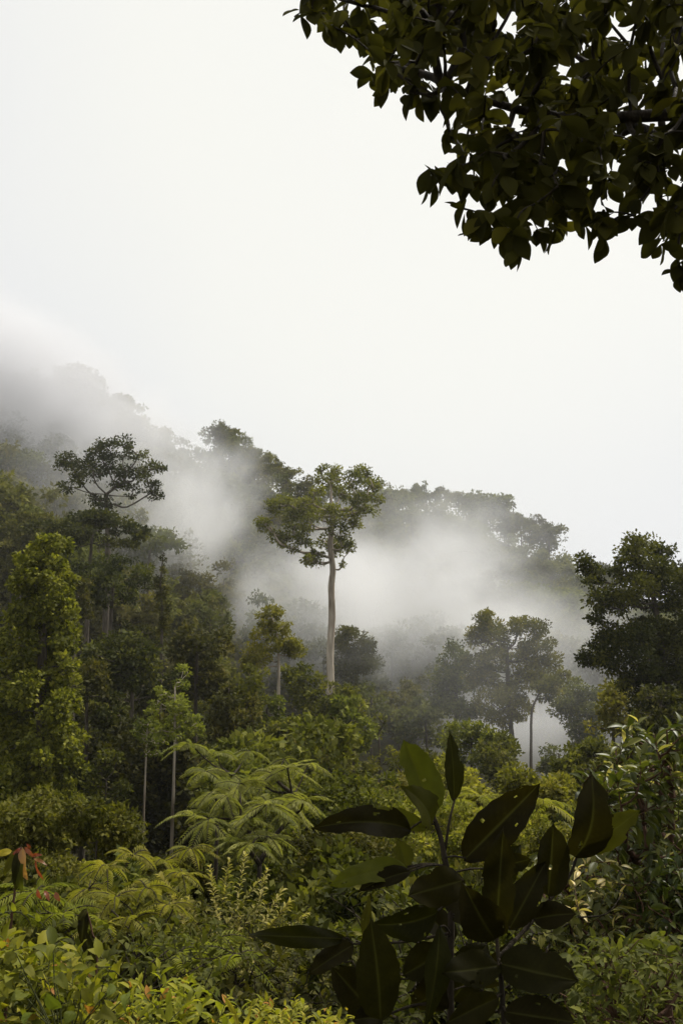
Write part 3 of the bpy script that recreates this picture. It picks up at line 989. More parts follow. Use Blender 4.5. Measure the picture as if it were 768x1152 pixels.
# ------------------------------------------------------------------ shrubs made of leafy shoots
def shoot_shrub(name, label, base, shoots, leaf_len, asp, mat, tmpl, cat='shrub', per=9, spread=.9, bark='twig', stem_r=.02, tb=.5, droop=.2, tipboost=0.0, seg=.28, group=None, tvar=.22):
    """shoots: [(tip, direction, length)] world; leaves spiral along the last stretch of each shoot"""
    base = np.asarray(base, float)
    tips = np.array([s[0] for s in shoots])
    mb = MB()
    starts = []
    O, Dd, Nn, Ln, Tt = [], [], [], [], []
    for tip, d, ln in shoots:
        d = nrm(np.asarray(d, float))
        st = tip - d * ln
        starts.append(st)
        pth = smooth_path([st, (st + tip) / 2 + rng.normal(0, .04, 3) * ln + np.array([0, 0, .04 * ln]), tip], 4)
        mb.tube(pth, np.linspace(leaf_len * .03, leaf_len * .012, len(pth)), 4)
        a = nrm(np.cross(d, np.array([.2, .3, 1.0])))
        b = np.cross(d, a)
        tv = rng.normal(0, .1)
        for k in range(per):
            t = (k + .5) / per
            th = k * 2.4 + rng.uniform(-.4, .4)
            o = st + (tip - st) * t
            rad = a * math.cos(th) + b * math.sin(th)
            dd = nrm(rad * spread * (1.15 - .55 * t) + d * (.35 + .6 * t) + np.array([0, 0, -droop]) + rng.normal(0, .18, 3))
            O.append(o); Dd.append(dd)
            Nn.append(nrm(d * .5 + np.array([0, 0, .8]) + rng.normal(0, .3, 3)))
            Ln.append(leaf_len * rng.uniform(.65, 1.2) * (1 - .35 * t * (tipboost > 0)))
            Tt.append(tb + tv + rng.normal(0, tvar) + tipboost * max(0, t - .6) * 2.5)
    mid = tips.mean(0)
    tr = smooth_path([base - np.array([0, 0, .15]), base * .5 + mid * .5 + rng.normal(0, .05, 3), base * .2 + mid * .8], 4)
    mb.tube(tr, np.linspace(stem_r, stem_r * .5, len(tr)), 6)
    branch_net(mb, tr[2:], np.array(starts), stem_r * .16, up=.6, k=4, rmax=stem_r * .7)
    O = np.array(O)
    Ln = np.array(Ln)
    me = leaves('foliage', O - base, np.array(Dd), np.array(Nn), Ln, Ln * asp, np.clip(Tt, 0, 1), M[mat], tmpl)
    e = empty(name, base, label, cat, group)
    child('stem', mb.mesh('stem', M[bark], base), e)
    child('foliage', me, e)
    return e


def shoots_in(n, x0, x1, y0, y1, D, dd, ln, top=None, up=.8, jit=.6, poly=None):
    out = []
    while len(out) < n:
        px, py = rng.uniform(x0, x1), rng.uniform(y0, y1)
        if top and py < top(px):
            continue
        dj = rng.uniform(-dd, dd)
        d = np.array([rng.normal(0, jit), rng.normal(0, jit) - .15, up + rng.normal(0, jit * .5)])
        out.append((at(px, py, D + dj), d, ln * rng.uniform(.7, 1.3)))
    return out


# right shrub with twisted pale young leaves
top = lambda x: 806 + max(0, (700 - x)) * 2.2 + 10 * math.sin(x * .11)
sh = shoots_in(210, 655, 810, 806, 1010, 9.5, 1.2, .32, top, up=.55, jit=.7)
shoot_shrub('glossy_shrub', 'dark glossy shrub with twisted pale young leaves at the right edge', ground_at(735, 9.5), sh, .20, .36, 'gloss', 'lance', per=9, stem_r=.05, tb=.42, droop=.35, tipboost=.42, bark='redtwig')
sh = shoots_in(90, 600, 700, 955, 1080, 8.6, .8, .26, None, up=.5, jit=.7)
shoot_shrub('glossy_shrub', 'smaller glossy shrub with pale leaves just right of the sapling stems', ground_at(655, 8.6), sh, .15, .42, 'gloss', 'lance', per=8, stem_r=.03, tb=.5, droop=.35, tipboost=.42, bark='redtwig')
sh = shoots_in(110, 640, 800, 1050, 1150, 6.4, .7, .22, None, up=.6, jit=.6)
shoot_shrub('leafy_bush', 'olive leafy bush filling the bottom right corner', ground_at(720, 6.4), sh, .085, .5, 'mid', 'leaf', 'bush', per=10, stem_r=.02, tb=.40, bark='redtwig')
sh = shoots_in(150, 380, 660, 1000, 1160, 8.0, .8, .25, None, up=.5, jit=.7)
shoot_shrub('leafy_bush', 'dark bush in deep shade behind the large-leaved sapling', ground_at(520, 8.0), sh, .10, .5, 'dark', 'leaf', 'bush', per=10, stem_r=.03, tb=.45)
sh = shoots_in(90, 730, 830, 960, 1060, 8.4, .6, .28, None, up=.6, jit=.6)
shoot_shrub('leafy_bush', 'dark leafy bush under the glossy shrub at the right edge', ground_at(775, 8.4), sh, .13, .42, 'gloss', 'lance', 'bush', per=9, stem_r=.03, tb=.35, bark='redtwig')
# bottom left growth
sh = shoots_in(75, -20, 128, 1048, 1160, 4.9, .45, .17, lambda x: 1046 + .30 * max(0, x - 20), up=.55, jit=.7)
shoot_shrub('leafy_bush', 'bright broad-leaved bush filling the bottom left corner', ground_at(55, 4.9), sh, .085, .55, 'bush', 'leaf', 'bush', per=9, stem_r=.012, tb=.5, bark='greentwig')
sh = shoots_in(50, 128, 262, 1082, 1160, 4.7, .35, .16, lambda x: 1082 + abs(x - 175) * .45, up=.8, jit=.5)
shoot_shrub('leafy_bush', 'yellow-green bush with orange young leaves at the bottom left of centre', ground_at(190, 4.7), sh, .085, .45, 'bushy', 'leaf', 'bush', per=9, stem_r=.012, tb=.5, bark='greentwig', tipboost=.12)
sh = shoots_in(60, 285, 410, 1122, 1165, 5.6, .4, .16, None, up=.9, jit=.45)
shoot_shrub('leafy_bush', 'low yellow-green bush tipped with red young leaves at the bottom centre', ground_at(345, 5.6), sh, .075, .45, 'bushy', 'leaf', 'bush', per=10, stem_r=.012, tb=.55, bark='greentwig', tipboost=.16)
sh = shoots_in(60, 255, 400, 1050, 1150, 7.6, .6, .22, None, up=.6, jit=.6)
shoot_shrub('leafy_bush', 'dark shaded bush between the pale spiked shrub and the sapling', ground_at(325, 7.6), sh, .09, .5, 'dark', 'leaf', 'bush', per=10, stem_r=.015, tb=.5)
sh = shoots_in(60, 60, 250, 1030, 1110, 6.6, .5, .2, None, up=.6, jit=.6)
shoot_shrub('leafy_bush', 'shaded small-leaved bush in the hollow of the lower left', ground_at(150, 6.6), sh, .075, .5, 'mid', 'leaf', 'bush', per=10, stem_r=.015, tb=.35)

# pale spiked shrub
D = 9.4
sp_ = []
for x0, y0, x1, y1 in ((262, 1050, 276, 960), (240, 1060, 292, 990), (300, 1050, 326, 1014), (310, 1060, 345, 1028), (215, 1030, 180, 985), (210, 1045, 190, 1000), (280, 1070, 318, 1000), (250, 1020, 258, 968), (225, 1070, 212, 1010),
                       (290, 1085, 340, 1050), (235, 1090, 245, 1030), (262, 1090, 270, 1030), (200, 1080, 170, 1040), (285, 1040, 300, 978), (245, 1040, 236, 975), (310, 1090, 330, 1062), (270, 1100, 300, 1060)):
    d0 = rng.uniform(-.5, .5)
    a, b = at(x0, y0, D + d0), at(x1, y1, D + d0 + rng.uniform(-.2, .2))
    sp_.append((b, b - a, float(np.linalg.norm(b - a))))
shoot_shrub('spiked_shrub', 'shrub with upright shoots of small pale whitish leaves in the lower left', ground_at(260, D), sp_, .085, .42, 'pale', 'leaf', per=54, spread=1.1, stem_r=.02, tb=.52, droop=.1, tipboost=.25)
sh = shoots_in(90, 200, 340, 1010, 1100, D, .6, .2, None, up=.6, jit=.6)
shoot_shrub('leafy_bush', 'small-leaved olive bush around the foot of the pale spiked shrub', ground_at(270, D + .2), sh, .07, .45, 'mid', 'leaf', 'bush', per=12, stem_r=.015, tb=.5)


# ------------------------------------------------------------------ large single leaves
def big_leaf(base, tip, width, facing, tint, mat, curl=.12, fold=.22, wave=.03, nu=30, nv=11, shape='ellip', bites=0):
    base, tip = np.asarray(base, float), np.asarray(tip, float)
    Lm = np.linalg.norm(tip - base)
    d = (tip - base) / Lm
    f = np.asarray(facing, float)
    s = nrm(np.cross(f, d))
    nn = np.cross(d, s)
    V, tn, ve = [], [], []
    ph = rng.uniform(0, 6.28)
    npair = 13
    for i in range(nu + 1):
        t = i / nu
        wv = (math.sin(math.pi * t ** .85) ** .72) * (1 - .12 * t) if shape == 'ellip' else (math.sin(math.pi * min(1, t ** 1.25 * .99 + .01)) ** .7)
        if t > .9:
            wv *= (1 - t) / .1 * .75 + .25
        for j in range(-nv, nv + 1):
            q = j / nv
            w = .5 * width * wv * q
            edge = .012 * width * math.sin(t * 40 + ph) * abs(q) ** 3
            z = fold * abs(w) * (1.0 - .4 * abs(q)) - curl * Lm * (2 * t - 1) ** 2 + curl * Lm + wave * Lm * math.sin(t * 9 + ph + q * 1.5) * abs(q)
            V.append(base + d * (Lm * t) + s * (w + edge) + nn * (z - curl * Lm * .6 * 0))
            vv = max(0, 1 - abs(q) * nv / 1.1)
            # side veins run forward from the midrib
            u = (t - abs(q) * .16) * npair
            sv = max(0, 1 - abs(u - round(u)) * 4) * .28 * (1 - .6 * abs(q)) * (0.5 + 0.5 * math.sin(t * 17 + ph + q * 3))
            ve.append(max(vv, sv))
            tn.append(tint + .05 * math.sin(t * 5 + ph))
    V = np.array(V)
    V -= nn * curl * Lm * 0
    w_ = 2 * nv + 1
    ii = (np.arange(nu)[:, None] * w_ + np.arange(w_ - 1)[None]).ravel()
    quads = np.stack([ii, ii + 1, ii + w_ + 1, ii + w_], 1)
    if bites:
        gi, gj = ii // w_, ii % w_
        keep = np.ones(len(ii), bool)
        for _ in range(bites):
            edge_ = rng.uniform() < .5
            ci = rng.uniform(.15, .95) * nu
            cj = rng.choice([0, 2 * nv]) if edge_ else rng.uniform(.1, .9) * 2 * nv
            rr = rng.uniform(1.2, 3.0) if edge_ else rng.uniform(.5, 1.2)
            keep &= ((gi - ci) * 1.0) ** 2 + ((gj - cj) * 1.0) ** 2 > rr * rr
        quads = quads[keep]
    return V, quads.ravel(), tn, ve, len(quads)


def leaf_obj(name, parent, origin, base, tip, width, facing, tint, mat, **kw):
    V, loops, tn, ve, nf = big_leaf(base, tip, width, facing, tint, mat, **kw)
    me = mesh_from('leaf', V - origin, loops, np.arange(nf) * 4, np.full(nf, 4), M[mat], np.clip(tn, 0, 1), ve, smooth=True)
    return child(name, me, parent)


DS = 3.0
ob = ground_at(500, DS)
sapling = empty('large_leaved_sapling', ob, 'dark sapling with very large oval leaves and thin stems in the bottom centre', 'sapling')
mb = MB()
S1 = smooth_path([at(512, 1290, DS), at(508, 1180, DS), at(506, 1100, DS), at(507, 1020, DS + .02), at(500, 965, DS), at(494, 938, DS), at(486, 915, DS)], 5)
S2 = smooth_path([at(575, 1290, DS - .1), at(568, 1180, DS - .1), at(564, 1110, DS - .1), at(559, 1065, DS - .1), at(558, 1040, DS - .1)], 5)
S3 = smooth_path([at(560, 1078, DS - .1), at(590, 1046, DS - .05), at(618, 1012, DS), at(640, 985, DS + .03), at(648, 965, DS + .03)], 5)
S4 = smooth_path([at(500, 958, DS), at(505, 925, DS), at(511, 900, DS + .03)], 4)
S5 = smooth_path([at(508, 1130, DS), at(470, 1130, DS), at(440, 1140, DS), at(425, 1150, DS)], 4)
S6 = smooth_path([at(506, 1050, DS), at(450, 1060, DS + .05), at(395, 1062, DS + .1)], 4)
for S_, a, b in ((S1, .0125, .006), (S2, .009, .004), (S3, .0065, .004), (S4, .0045, .0028), (S5, .005, .003), (S6, .005, .0028)):
    mb.tube(S_, np.linspace(a, b, len(S_)), 8, .08)
nodes_s = np.concatenate([S1, S2, S3, S4, S5, S6])
SL = [  # base px, tip px, width px, depth offset base/tip, tint
    (488, 914, 454, 832, 44, 0, -.05, .95), (484, 930, 452, 884, 36, -.02, -.10, .7), (480, 932, 410, 912, 22, 0, .02, .95), (462, 934, 350, 932, 34, -.03, -.12, .12),
    (458, 978, 371, 996, 28, 0, -.05, 1), (462, 980, 402, 1003, 20, -.02, -.06, .12), (458, 976, 447, 944, 22, .02, .03, .85), (522, 990, 458, 1008, 40, -.05, -.15, .25),
    (428, 1148, 416, 1032, 48, -.1, -.18, .22), (388, 1056, 279, 1052, 23, .08, -.05, .3), (397, 1063, 347, 1096, 28, .08, .02, .3), (420, 1138, 374, 1088, 42, -.02, -.05, .22),
    (494, 1040, 478, 1156, 34, -.06, -.12, .3), (560, 1122, 500, 1152, 32, -.12, -.2, .38), (521, 968, 607, 881, 46, -.05, -.1, .05), (558, 1048, 566, 930, 36, -.12, -.18, .15),
    (556, 1056, 520, 992, 44, -.13, -.22, .1), (572, 1046, 614, 968, 34, -.1, -.06, .2), (616, 1008, 622, 926, 40, -.02, -.06, .15), (646, 964, 664, 868, 52, .02, -.04, .18),
    (653, 958, 720, 910, 32, .03, -.02, .7), (600, 1034, 648, 1028, 28, -.06, -.1, .15), (561, 1084, 652, 1104, 50, -.12, -.2, .12), (562, 1086, 497, 1094, 36, -.12, -.2, .15),
    (566, 1138, 648, 1150, 38, -.12, -.2, .12), (510, 902, 505, 822, 21, .03, .04, .35), (553, 978, 598, 966, 24, .0, -.02, .15), (505, 1002, 548, 1046, 40, -.02, -.08, .12),
    (409, 1058, 416, 1004, 12, .05, .04, .75), (492, 1026, 418, 1040, 36, -.02, -.06, .15), (500, 1070, 452, 1098, 40, .05, .04, .2), (560, 1000, 585, 950, 30, .05, .05, .2), (540, 1110, 575, 1060, 34, .05, .05, .2), (505, 1090, 462, 1130, 42, .02, .04, .12), (512, 1100, 548, 1062, 36, .04, .08, .1),
      (510, 1060, 470, 1018, 34, .06, .1, .2), (508, 1125, 536, 1085, 34, .06, .06, .12), (430, 1145, 396, 1148, 34, -.02, -.05, .15), (600, 1036, 572, 1010, 26, .02, .06, .12)]
for bx, by, tx, ty, w, d0, d1, tn in SL:
    b_, t_ = at(bx, by, DS + d0), at(tx, ty, DS + d1)
    i = int(np.argmin(np.linalg.norm(nodes_s - b_, axis=1)))
    mb.tube(smooth_path([nodes_s[i], (nodes_s[i] + b_) / 2 + np.array([0, 0, .008]), b_ + (t_ - b_) * .03], 4), [.0032] * 9 if False else .0030, 6)
    fc = np.array([rng.normal(0, .3), -1.0, .25 + rng.normal(0, .3)])
    leaf_obj('leaf', sapling, ob, b_, t_, w * mpp(DS) * 1.07, fc, tn, 'sap', curl=rng.uniform(-.06, .26), fold=rng.uniform(.05, .7), wave=rng.uniform(.02, .055), bites=int(rng.integers(0, 5)))
child('stem', mb.mesh('stem', M['twig'], ob), sapling)

# drooping-leaf stem with red young leaves, left edge
D = 5.2
ob = ground_at(24, D)
e = empty('red_leaved_sapling', ob, 'thin sapling with drooping brownish leaves and red young leaves at the left edge', 'sapling')
mb = MB()
st = smooth_path([ob, at(10, 1080, D), at(16, 1010, D), at(24, 953, D)], 5)
mb.tube(st, np.linspace(.010, .004, len(st)), 6)
child('stem', mb.mesh('stem', M['redtwig'], ob), e)
for bx, by, tx, ty, w, tn, mt in ((22, 955, 18, 1002, 15, .35, 'sap'), (26, 953, 31, 990, 12, .6, 'peach'), (20, 956, 4, 985, 9, .9, 'sap'), (24, 958, 25, 1004, 12, .95, 'sap'), (14, 957, -6, 962, 8, .8, 'bushy')):
    leaf_obj('leaf', e, ob, at(bx, by, D), at(tx, ty, D - .03), w * mpp(D), (rng.normal(0, .5), -1, .3), tn, mt, nu=10, nv=4)
for bx, by, tx, ty, w in ((24, 954, 14, 962, 4), (28, 953, 40, 965, 5), (36, 962, 48, 962, 4), (38, 966, 54, 974, 4), (40, 968, 50, 990, 4), (34, 955, 30, 949, 4), (42, 1000, 48, 1012, 6), (50, 1002, 56, 1014, 5), (62, 1004, 68, 1014, 6)):
    leaf_obj('leaf', e, ob, at(bx, by, D), at(tx, ty, D - .02), w * mpp(D), (rng.normal(0, .5), -1, .3), .5, 'red', nu=8, nv=3)
D = 5.6
ob = ground_at(100, D)
e = empty('drooping_sapling', ob, 'thin stem with two long dark drooping leaves in the lower left', 'sapling')
mb = MB()
st = smooth_path([ob, at(108, 1100, D), at(104, 1050, D), at(97, 1022, D)], 5)
mb.tube(st, np.linspace(.009, .004, len(st)), 6)
child('stem', mb.mesh('stem', M['redtwig'], ob), e)
for bx, by, tx, ty, w, tn in ((96, 1024, 92, 1062, 12, .05), (94, 1045, 109, 1086, 13, .1), (98, 1022, 88, 1040, 8, .6)):
    leaf_obj('leaf', e, ob, at(bx, by, D), at(tx, ty, D - .03), w * mpp(D), (rng.normal(0, .4), -1, .3), tn, 'sap', nu=10, nv=4)
for bx, by, tx, ty, w, mt in ((98, 1086, 101, 1100, 5, 'peach'), (102, 1092, 104, 1112, 4, 'peach')):
    leaf_obj('leaf', e, ob, at(bx, by, D), at(tx, ty, D - .02), w * mpp(D), (0, -1, .3), .5, mt, nu=8, nv=3)

D = 4.3
ob = ground_at(70, D)
e = empty('broad_leaved_plant', ob, 'plant with a few large heart-shaped green leaves at the bottom left', 'plant')
mb = MB()
hub = at(70, 1185, D)
mb.tube(smooth_path([ob, (ob + hub) / 2 + np.array([.02, 0, 0]), hub], 4), np.linspace(.008, .005, 9), 6)
for bx, by, tx, ty, w, tn in ((30, 1122, 12, 1128, 16, .55), (24, 1092, 40, 1102, 13, .8), (62, 1098, 78, 1114, 14, .4), (52, 1118, 70, 1134, 17, .6), (108, 1142, 134, 1150, 17, .5), (92, 1112, 104, 1128, 12, .75), (18, 1072, 4, 1084, 12, .35),
                              (60, 1062, 54, 1078, 9, .85), (84, 1138, 74, 1152, 15, .3), (40, 1140, 26, 1152, 15, .45), (146, 1118, 142, 1140, 10, .6), (128, 1108, 120, 1122, 10, .45)):
    b_ = at(bx, by, D + rng.uniform(-.15, .1))
    mb.tube(smooth_path([hub, (hub + b_) / 2 + np.array([rng.normal(0, .01), 0, .015]), b_], 4), np.linspace(.0035, .002, 9), 5)
    leaf_obj('leaf', e, ob, b_, at(tx, ty, D - .12), w * mpp(D), (rng.normal(0, .4), -.7, .7), tn * .6, 'bush', nu=14, nv=6, bites=int(rng.integers(0, 2)), fold=.3)
child('stem', mb.mesh('stem', M['greentwig'], ob), e)
D = 4.6
ob = ground_at(262, D)
e = empty('arching_plant', ob, 'small plant with yellow arching strap leaves at the bottom left of centre', 'plant')
mb = MB()
mb.tube(smooth_path([ob, at(262, 1240, D), at(264, 1165, D)], 5), np.linspace(.008, .005, 11), 6)
child('stem', mb.mesh('stem', M['greentwig'], ob), e)
for bx, by, tx, ty, w, tn in ((264, 1165, 250, 1118, 7, .7), (265, 1165, 284, 1122, 6, .85), (266, 1168, 300, 1140, 6, .8), (262, 1168, 232, 1150, 7, .5)):
    leaf_obj('leaf', e, ob, at(bx, by, D), at(tx, ty, D - .1), w * mpp(D), (.4, -.8, .5), tn * .85, 'bushy', nu=16, nv=3, curl=.22)
D = 5.0
ob = ground_at(-20, D)
e = empty('vine', ob, 'thin arching green vine with few small leaves at the left edge', 'vine')
mb = MB()
vp = smooth_path([ob, at(-26, 1080, D), at(-6, 1034, D), at(22, 1026, D), at(48, 1040, D), at(56, 1062, D)], 6)
mb.tube(vp, np.linspace(.006, .002, len(vp)), 6)
child('stem', mb.mesh('stem', M['greentwig'], ob), e)
for k in (8, 11, 14, 17, 20, 23, 26, 29):
    if k < len(vp):
        p = vp[k]
        leaf_obj('leaf', e, ob, p, p + np.array([rng.uniform(-.03, .03), -.02, rng.choice([-1, 1]) * .05]), .026, (0, -1, .4), rng.uniform(.3, .8), 'bush', nu=8, nv=3)

# ------------------------------------------------------------------ overhanging tree (trunk stands right of the frame)
POLY = [(325, -8), (348, 26), (395, 40), (412, 92), (440, 110), (490, 128), (520, 145), (500, 168), (478, 192), (488, 214), (512, 205), (520, 245), (548, 268), (578, 284), (600, 268), (622, 262), (650, 262), (678, 284), (700, 256),
        (728, 252), (742, 284), (762, 318), (800, 330), (860, 330), (860, -60), (325, -60)]


def inpoly(x, y, P=POLY):
    c = False
    j = len(P) - 1
    for i in range(len(P)):
        if (P[i][1] > y) != (P[j][1] > y) and x < (P[j][0] - P[i][0]) * (y - P[i][1]) / (P[j][1] - P[i][1]) + P[i][0]:
            c = not c
        j = i
    return c


tips = []
while len(tips) < 600:
    px, py = rng.uniform(325, 860), rng.uniform(-60, 330)
    if not (inpoly(px, py) and inpoly(px - 10, py + 14) and inpoly(px + 8, py + 16)):
        continue
    # natural sky gaps
    if math.sin(px * .045 + 1.3) * math.sin(py * .06 + .4) > .55 and rng.uniform() < .96:
        continue
    tips.append(at(px, py, rng.uniform(3.7, 5.8)))
for px, py in ((338, 12), (352, 14), (372, 28), (398, 34), (420, 84), (438, 94), (462, 104), (488, 108), (505, 150), (482, 190), (487, 198), (515, 200), (522, 235), (540, 258), (578, 268), (556, 262), (604, 258), (626, 255), (655, 250), (679, 268), (712, 242), (745, 272), (762, 300), (764, 312), (735, 250), (692, 246), (475, 50), (450, 40), (455, 20)):
    tips.append(at(px, py, rng.uniform(4.0, 4.9)))
out_t = []
while len(out_t) < 420:
    p = np.array([rng.uniform(-2.2, 6.5), rng.uniform(-5, 6.5), rng.uniform(2.2, 7.5)])
    q = (p - np.array([2.6, 1.2, 4.6])) / np.array([4.6, 5.5, 3.0])
    if np.dot(q, q) > 1 or np.dot(q, q) < .25:
        continue
    if p[1] > -.5:
        a, b, zc = proj(p)
        if zc > .05 and -90 < a < 860 and b > -120:
            continue
    if np.linalg.norm(p) < 1.6:
        continue
    out_t.append(p)
allt = np.array(tips + out_t)
ob = np.array([3.9, 2.6, gz(3.9, 2.6)])
mb = MB()
trunk = smooth_path([ob - np.array([0, 0, .3]), ob + np.array([-.05, .05, 1.6]), np.array([3.7, 2.8, 1.8]), np.array([3.3, 3.0, 3.4]), np.array([2.6, 3.0, 5.0])], 6)
mb.tube(trunk, np.linspace(.2, .07, len(trunk)), 10, .05)
limb = smooth_path([np.array([3.6, 2.85, 2.0]), np.array([2.8, 3.8, 2.5]), np.array([1.9, 4.4, 2.55]), np.array([1.1, 4.6, 2.6]), np.array([.5, 4.6, 2.75])], 5)
mb.tube(limb, np.linspace(.06, .014, len(limb)), 8, .05)
branch_net(mb, np.concatenate([trunk[len(trunk) // 2:], limb]), allt, .0034, k=5, power=.5, rmax=.05, wig=.1)
O, Dd, Nn, Ln, Tt = [], [], [], [], []
for i, p in enumerate(allt):
    k = int(rng.integers(5, 9))
    a0 = rng.uniform(0, 6.28)
    ax = nrm(np.array([rng.normal(0, .5) - .1, rng.normal(0, .5), -.1 + rng.normal(0, .4)]))
    a = nrm(np.cross(ax, np.array([.3, .2, 1.0])))
    b = np.cross(ax, a)
    tv = rng.normal(0, .12)
    for j in range(k):
        th = a0 + j * 6.283 / k + rng.uniform(-.3, .3)
        r_ = a * math.cos(th) + b * math.sin(th)
        O.append(p + rng.normal(0, .012, 3))
        Dd.append(nrm(r_ * .9 + ax * .35 + np.array([0, 0, -.65]) + rng.normal(0, .25, 3)))
        Nn.append(nrm(r_ * .35 + np.array([0, -.35, .25]) + rng.normal(0, .5, 3)))
        Ln.append(.125 * rng.uniform(.55, 1.15))
        Tt.append(np.clip(.5 + tv + rng.normal(0, .2), 0, 1))
O, Ln = np.array(O), np.array(Ln)
ot = empty('overhanging_tree', ob, 'broad-leaved tree whose dark leafy branches hang into the top right corner', 'tree')
child('trunk', mb.mesh('trunk', M['twig'], ob), ot)
child('crown', leaves('crown', O - ob, np.array(Dd), np.array(Nn), Ln, Ln * .56, np.array(Tt), M['over'], 'obov'), ot)

# ------------------------------------------------------------------ air: even haze and drifting mist
def vol_mat(name, dens, col=(.995, .993, .985), hetero=None, aniso=.6):
    m, nt, out = new_mat(name)
    N, L = nt.nodes.new, nt.links.new
    pv = N('ShaderNodeVolumePrincipled')
    pv.inputs['Color'].default_value = (*col, 1)
    pv.inputs['Density'].default_value = dens
    pv.inputs['Anisotropy'].default_value = aniso
    L(pv.outputs[0], out.inputs['Volume'])
    if hetero:
        scale, thr, seed, edge = hetero
        tc = N('ShaderNodeTexCoord')
        ln = N('ShaderNodeVectorMath')
        ln.operation = 'LENGTH'
        L(tc.outputs['Object'], ln.inputs[0])
        nz = N('ShaderNodeTexNoise')
        nz.inputs['Scale'].default_value = 1.0
        nz.inputs['Detail'].default_value = 4
        nz.inputs['Roughness'].default_value = .55
        mp = N('ShaderNodeMapping')
        mp.inputs['Location'].default_value = (seed, seed * .7, seed * .3)
        mp.inputs['Scale'].default_value = scale
        L(tc.outputs['Object'], mp.inputs['Vector'])
        L(mp.outputs[0], nz.inputs['Vector'])
        # radius pushed about by the noise, then a soft edge
        ad = N('ShaderNodeMath')
        ad.operation = 'MULTIPLY_ADD'
        ad.inputs[1].default_value = edge
        L(nz.outputs['Fac'], ad.inputs[0])
        L(ln.outputs['Value'], ad.inputs[2])
        mr = N('ShaderNodeMapRange')
        mr.interpolation_type = 'SMOOTHSTEP'
        mr.inputs['From Min'].default_value = thr
        mr.inputs['From Max'].default_value = .95 + edge * .3
        mr.inputs['To Min'].default_value = dens
        mr.inputs['To Max'].default_value = 0
        L(ad.outputs[0], mr.inputs['Value'])
        # nothing beyond the unit sphere
        m2 = N('ShaderNodeMapRange')
        m2.inputs['From Min'].default_value = .75
        m2.inputs['From Max'].default_value = 1.0
        m2.inputs['To Min'].default_value = 1
        m2.inputs['To Max'].default_value = 0
        L(ln.outputs['Value'], m2.inputs['Value'])
        mu = N('ShaderNodeMath')
        mu.operation = 'MULTIPLY'
        L(mr.outputs[0], mu.inputs[0])
        L(m2.outputs[0], mu.inputs[1])
        L(mu.outputs[0], pv.inputs['Density'])
    return m


hz_lo, hz_hi = float(GZ.min()) - 1.0, 92.0
bx = (-430, 430, -70, 715, hz_lo, hz_hi)
Vb = np.array([(bx[i], bx[2 + j], bx[4 + k]) for i in (0, 1) for j in (0, 1) for k in (0, 1)], float)
fb = [(0, 1, 3, 2), (4, 6, 7, 5), (0, 4, 5, 1), (2, 3, 7, 6), (0, 2, 6, 4), (1, 5, 7, 3)]
hm = mesh_from('haze', Vb, np.array(fb).ravel(), np.arange(6) * 4, np.full(6, 4), vol_mat('haze_air', .00025))
hz = bpy.data.objects.new('haze', hm)
COL.objects.link(hz)
tag(hz, 'pale moist haze filling the whole valley', 'haze', kind='stuff')


def mist(label, px, py, D, rad, dens, scale, thr=.35, edge=.9, seed=0.0, tilt=0, aniso=.6, col=(.985, .985, .985)):
    c = at(px, py, D)
    import bmesh
    bm = bmesh.new()
    bmesh.ops.create_icosphere(bm, subdivisions=3, radius=1.0)
    me = bpy.data.meshes.new('mist')
    bm.to_mesh(me)
    bm.free()
    me.materials.append(vol_mat('mist_air', dens, hetero=(scale, thr, seed, edge), aniso=aniso, col=col))
    o = bpy.data.objects.new('mist', me)
    COL.objects.link(o)
    o.location = Vector(c)
    o.scale = rad
    o.rotation_euler = (0, tilt, 0)
    tag(o, label, 'mist', kind='stuff')
    return o


mist('bright bank of mist filling the hollow behind the tallest tree', 430, 690, 176, (46, 40, 30), .11, (3.6, 3.0, 3.0), .5, 1.1, 3.1, R(-6))
mist('drifting mist rising up the left slope', 205, 600, 182, (21, 26, 33), .12, (2.9, 2.6, 2.6), .45, 1.1, 7.7, R(28))
mist('thin mist on the left slope behind the flat-topped tree', 100, 555, 160, (36, 24, 22), .030, (3.0, 2.5, 2.6), .4, 1.0, 4.4, R(15))
mist('low cloud swallowing the top of the left hillside', 25, 448, 196, (53, 30, 27), .20, (2.6, 2.2, 2.2), .5, 1.1, 2.3, R(26), .1, (.84, .84, .85))
mist('thin veil of mist along the right ridge', 520, 610, 215, (50, 26, 28), .030, (2.8, 2.5, 2.4), .45, 1.1, 5.9, R(14))
mist('thin mist low on the right slope', 640, 740, 168, (34, 34, 20), .05, (2.6, 2.5, 2.2), .42, 1.0, 11.9, R(10))
mist('cloud pouring over the saddle beside the central peak', 160, 488, 206, (19, 20, 16), .10, (2.4, 2.2, 2.2), .45, 1.0, 21.3, R(28), .2, (.9, .9, .905))
mist('pale mist lying in the gap behind the slender bare-trunked tree', 590, 815, 138, (24, 18, 12), .07, (2.2, 2.0, 2.0), .45, .9, 14.2, 0)
mist('faint mist veiling the trees in the valley', 545, 765, 94, (22, 10, 12), .018, (2.2, 2.0, 2.0), .40, .9, 17.2, 0)

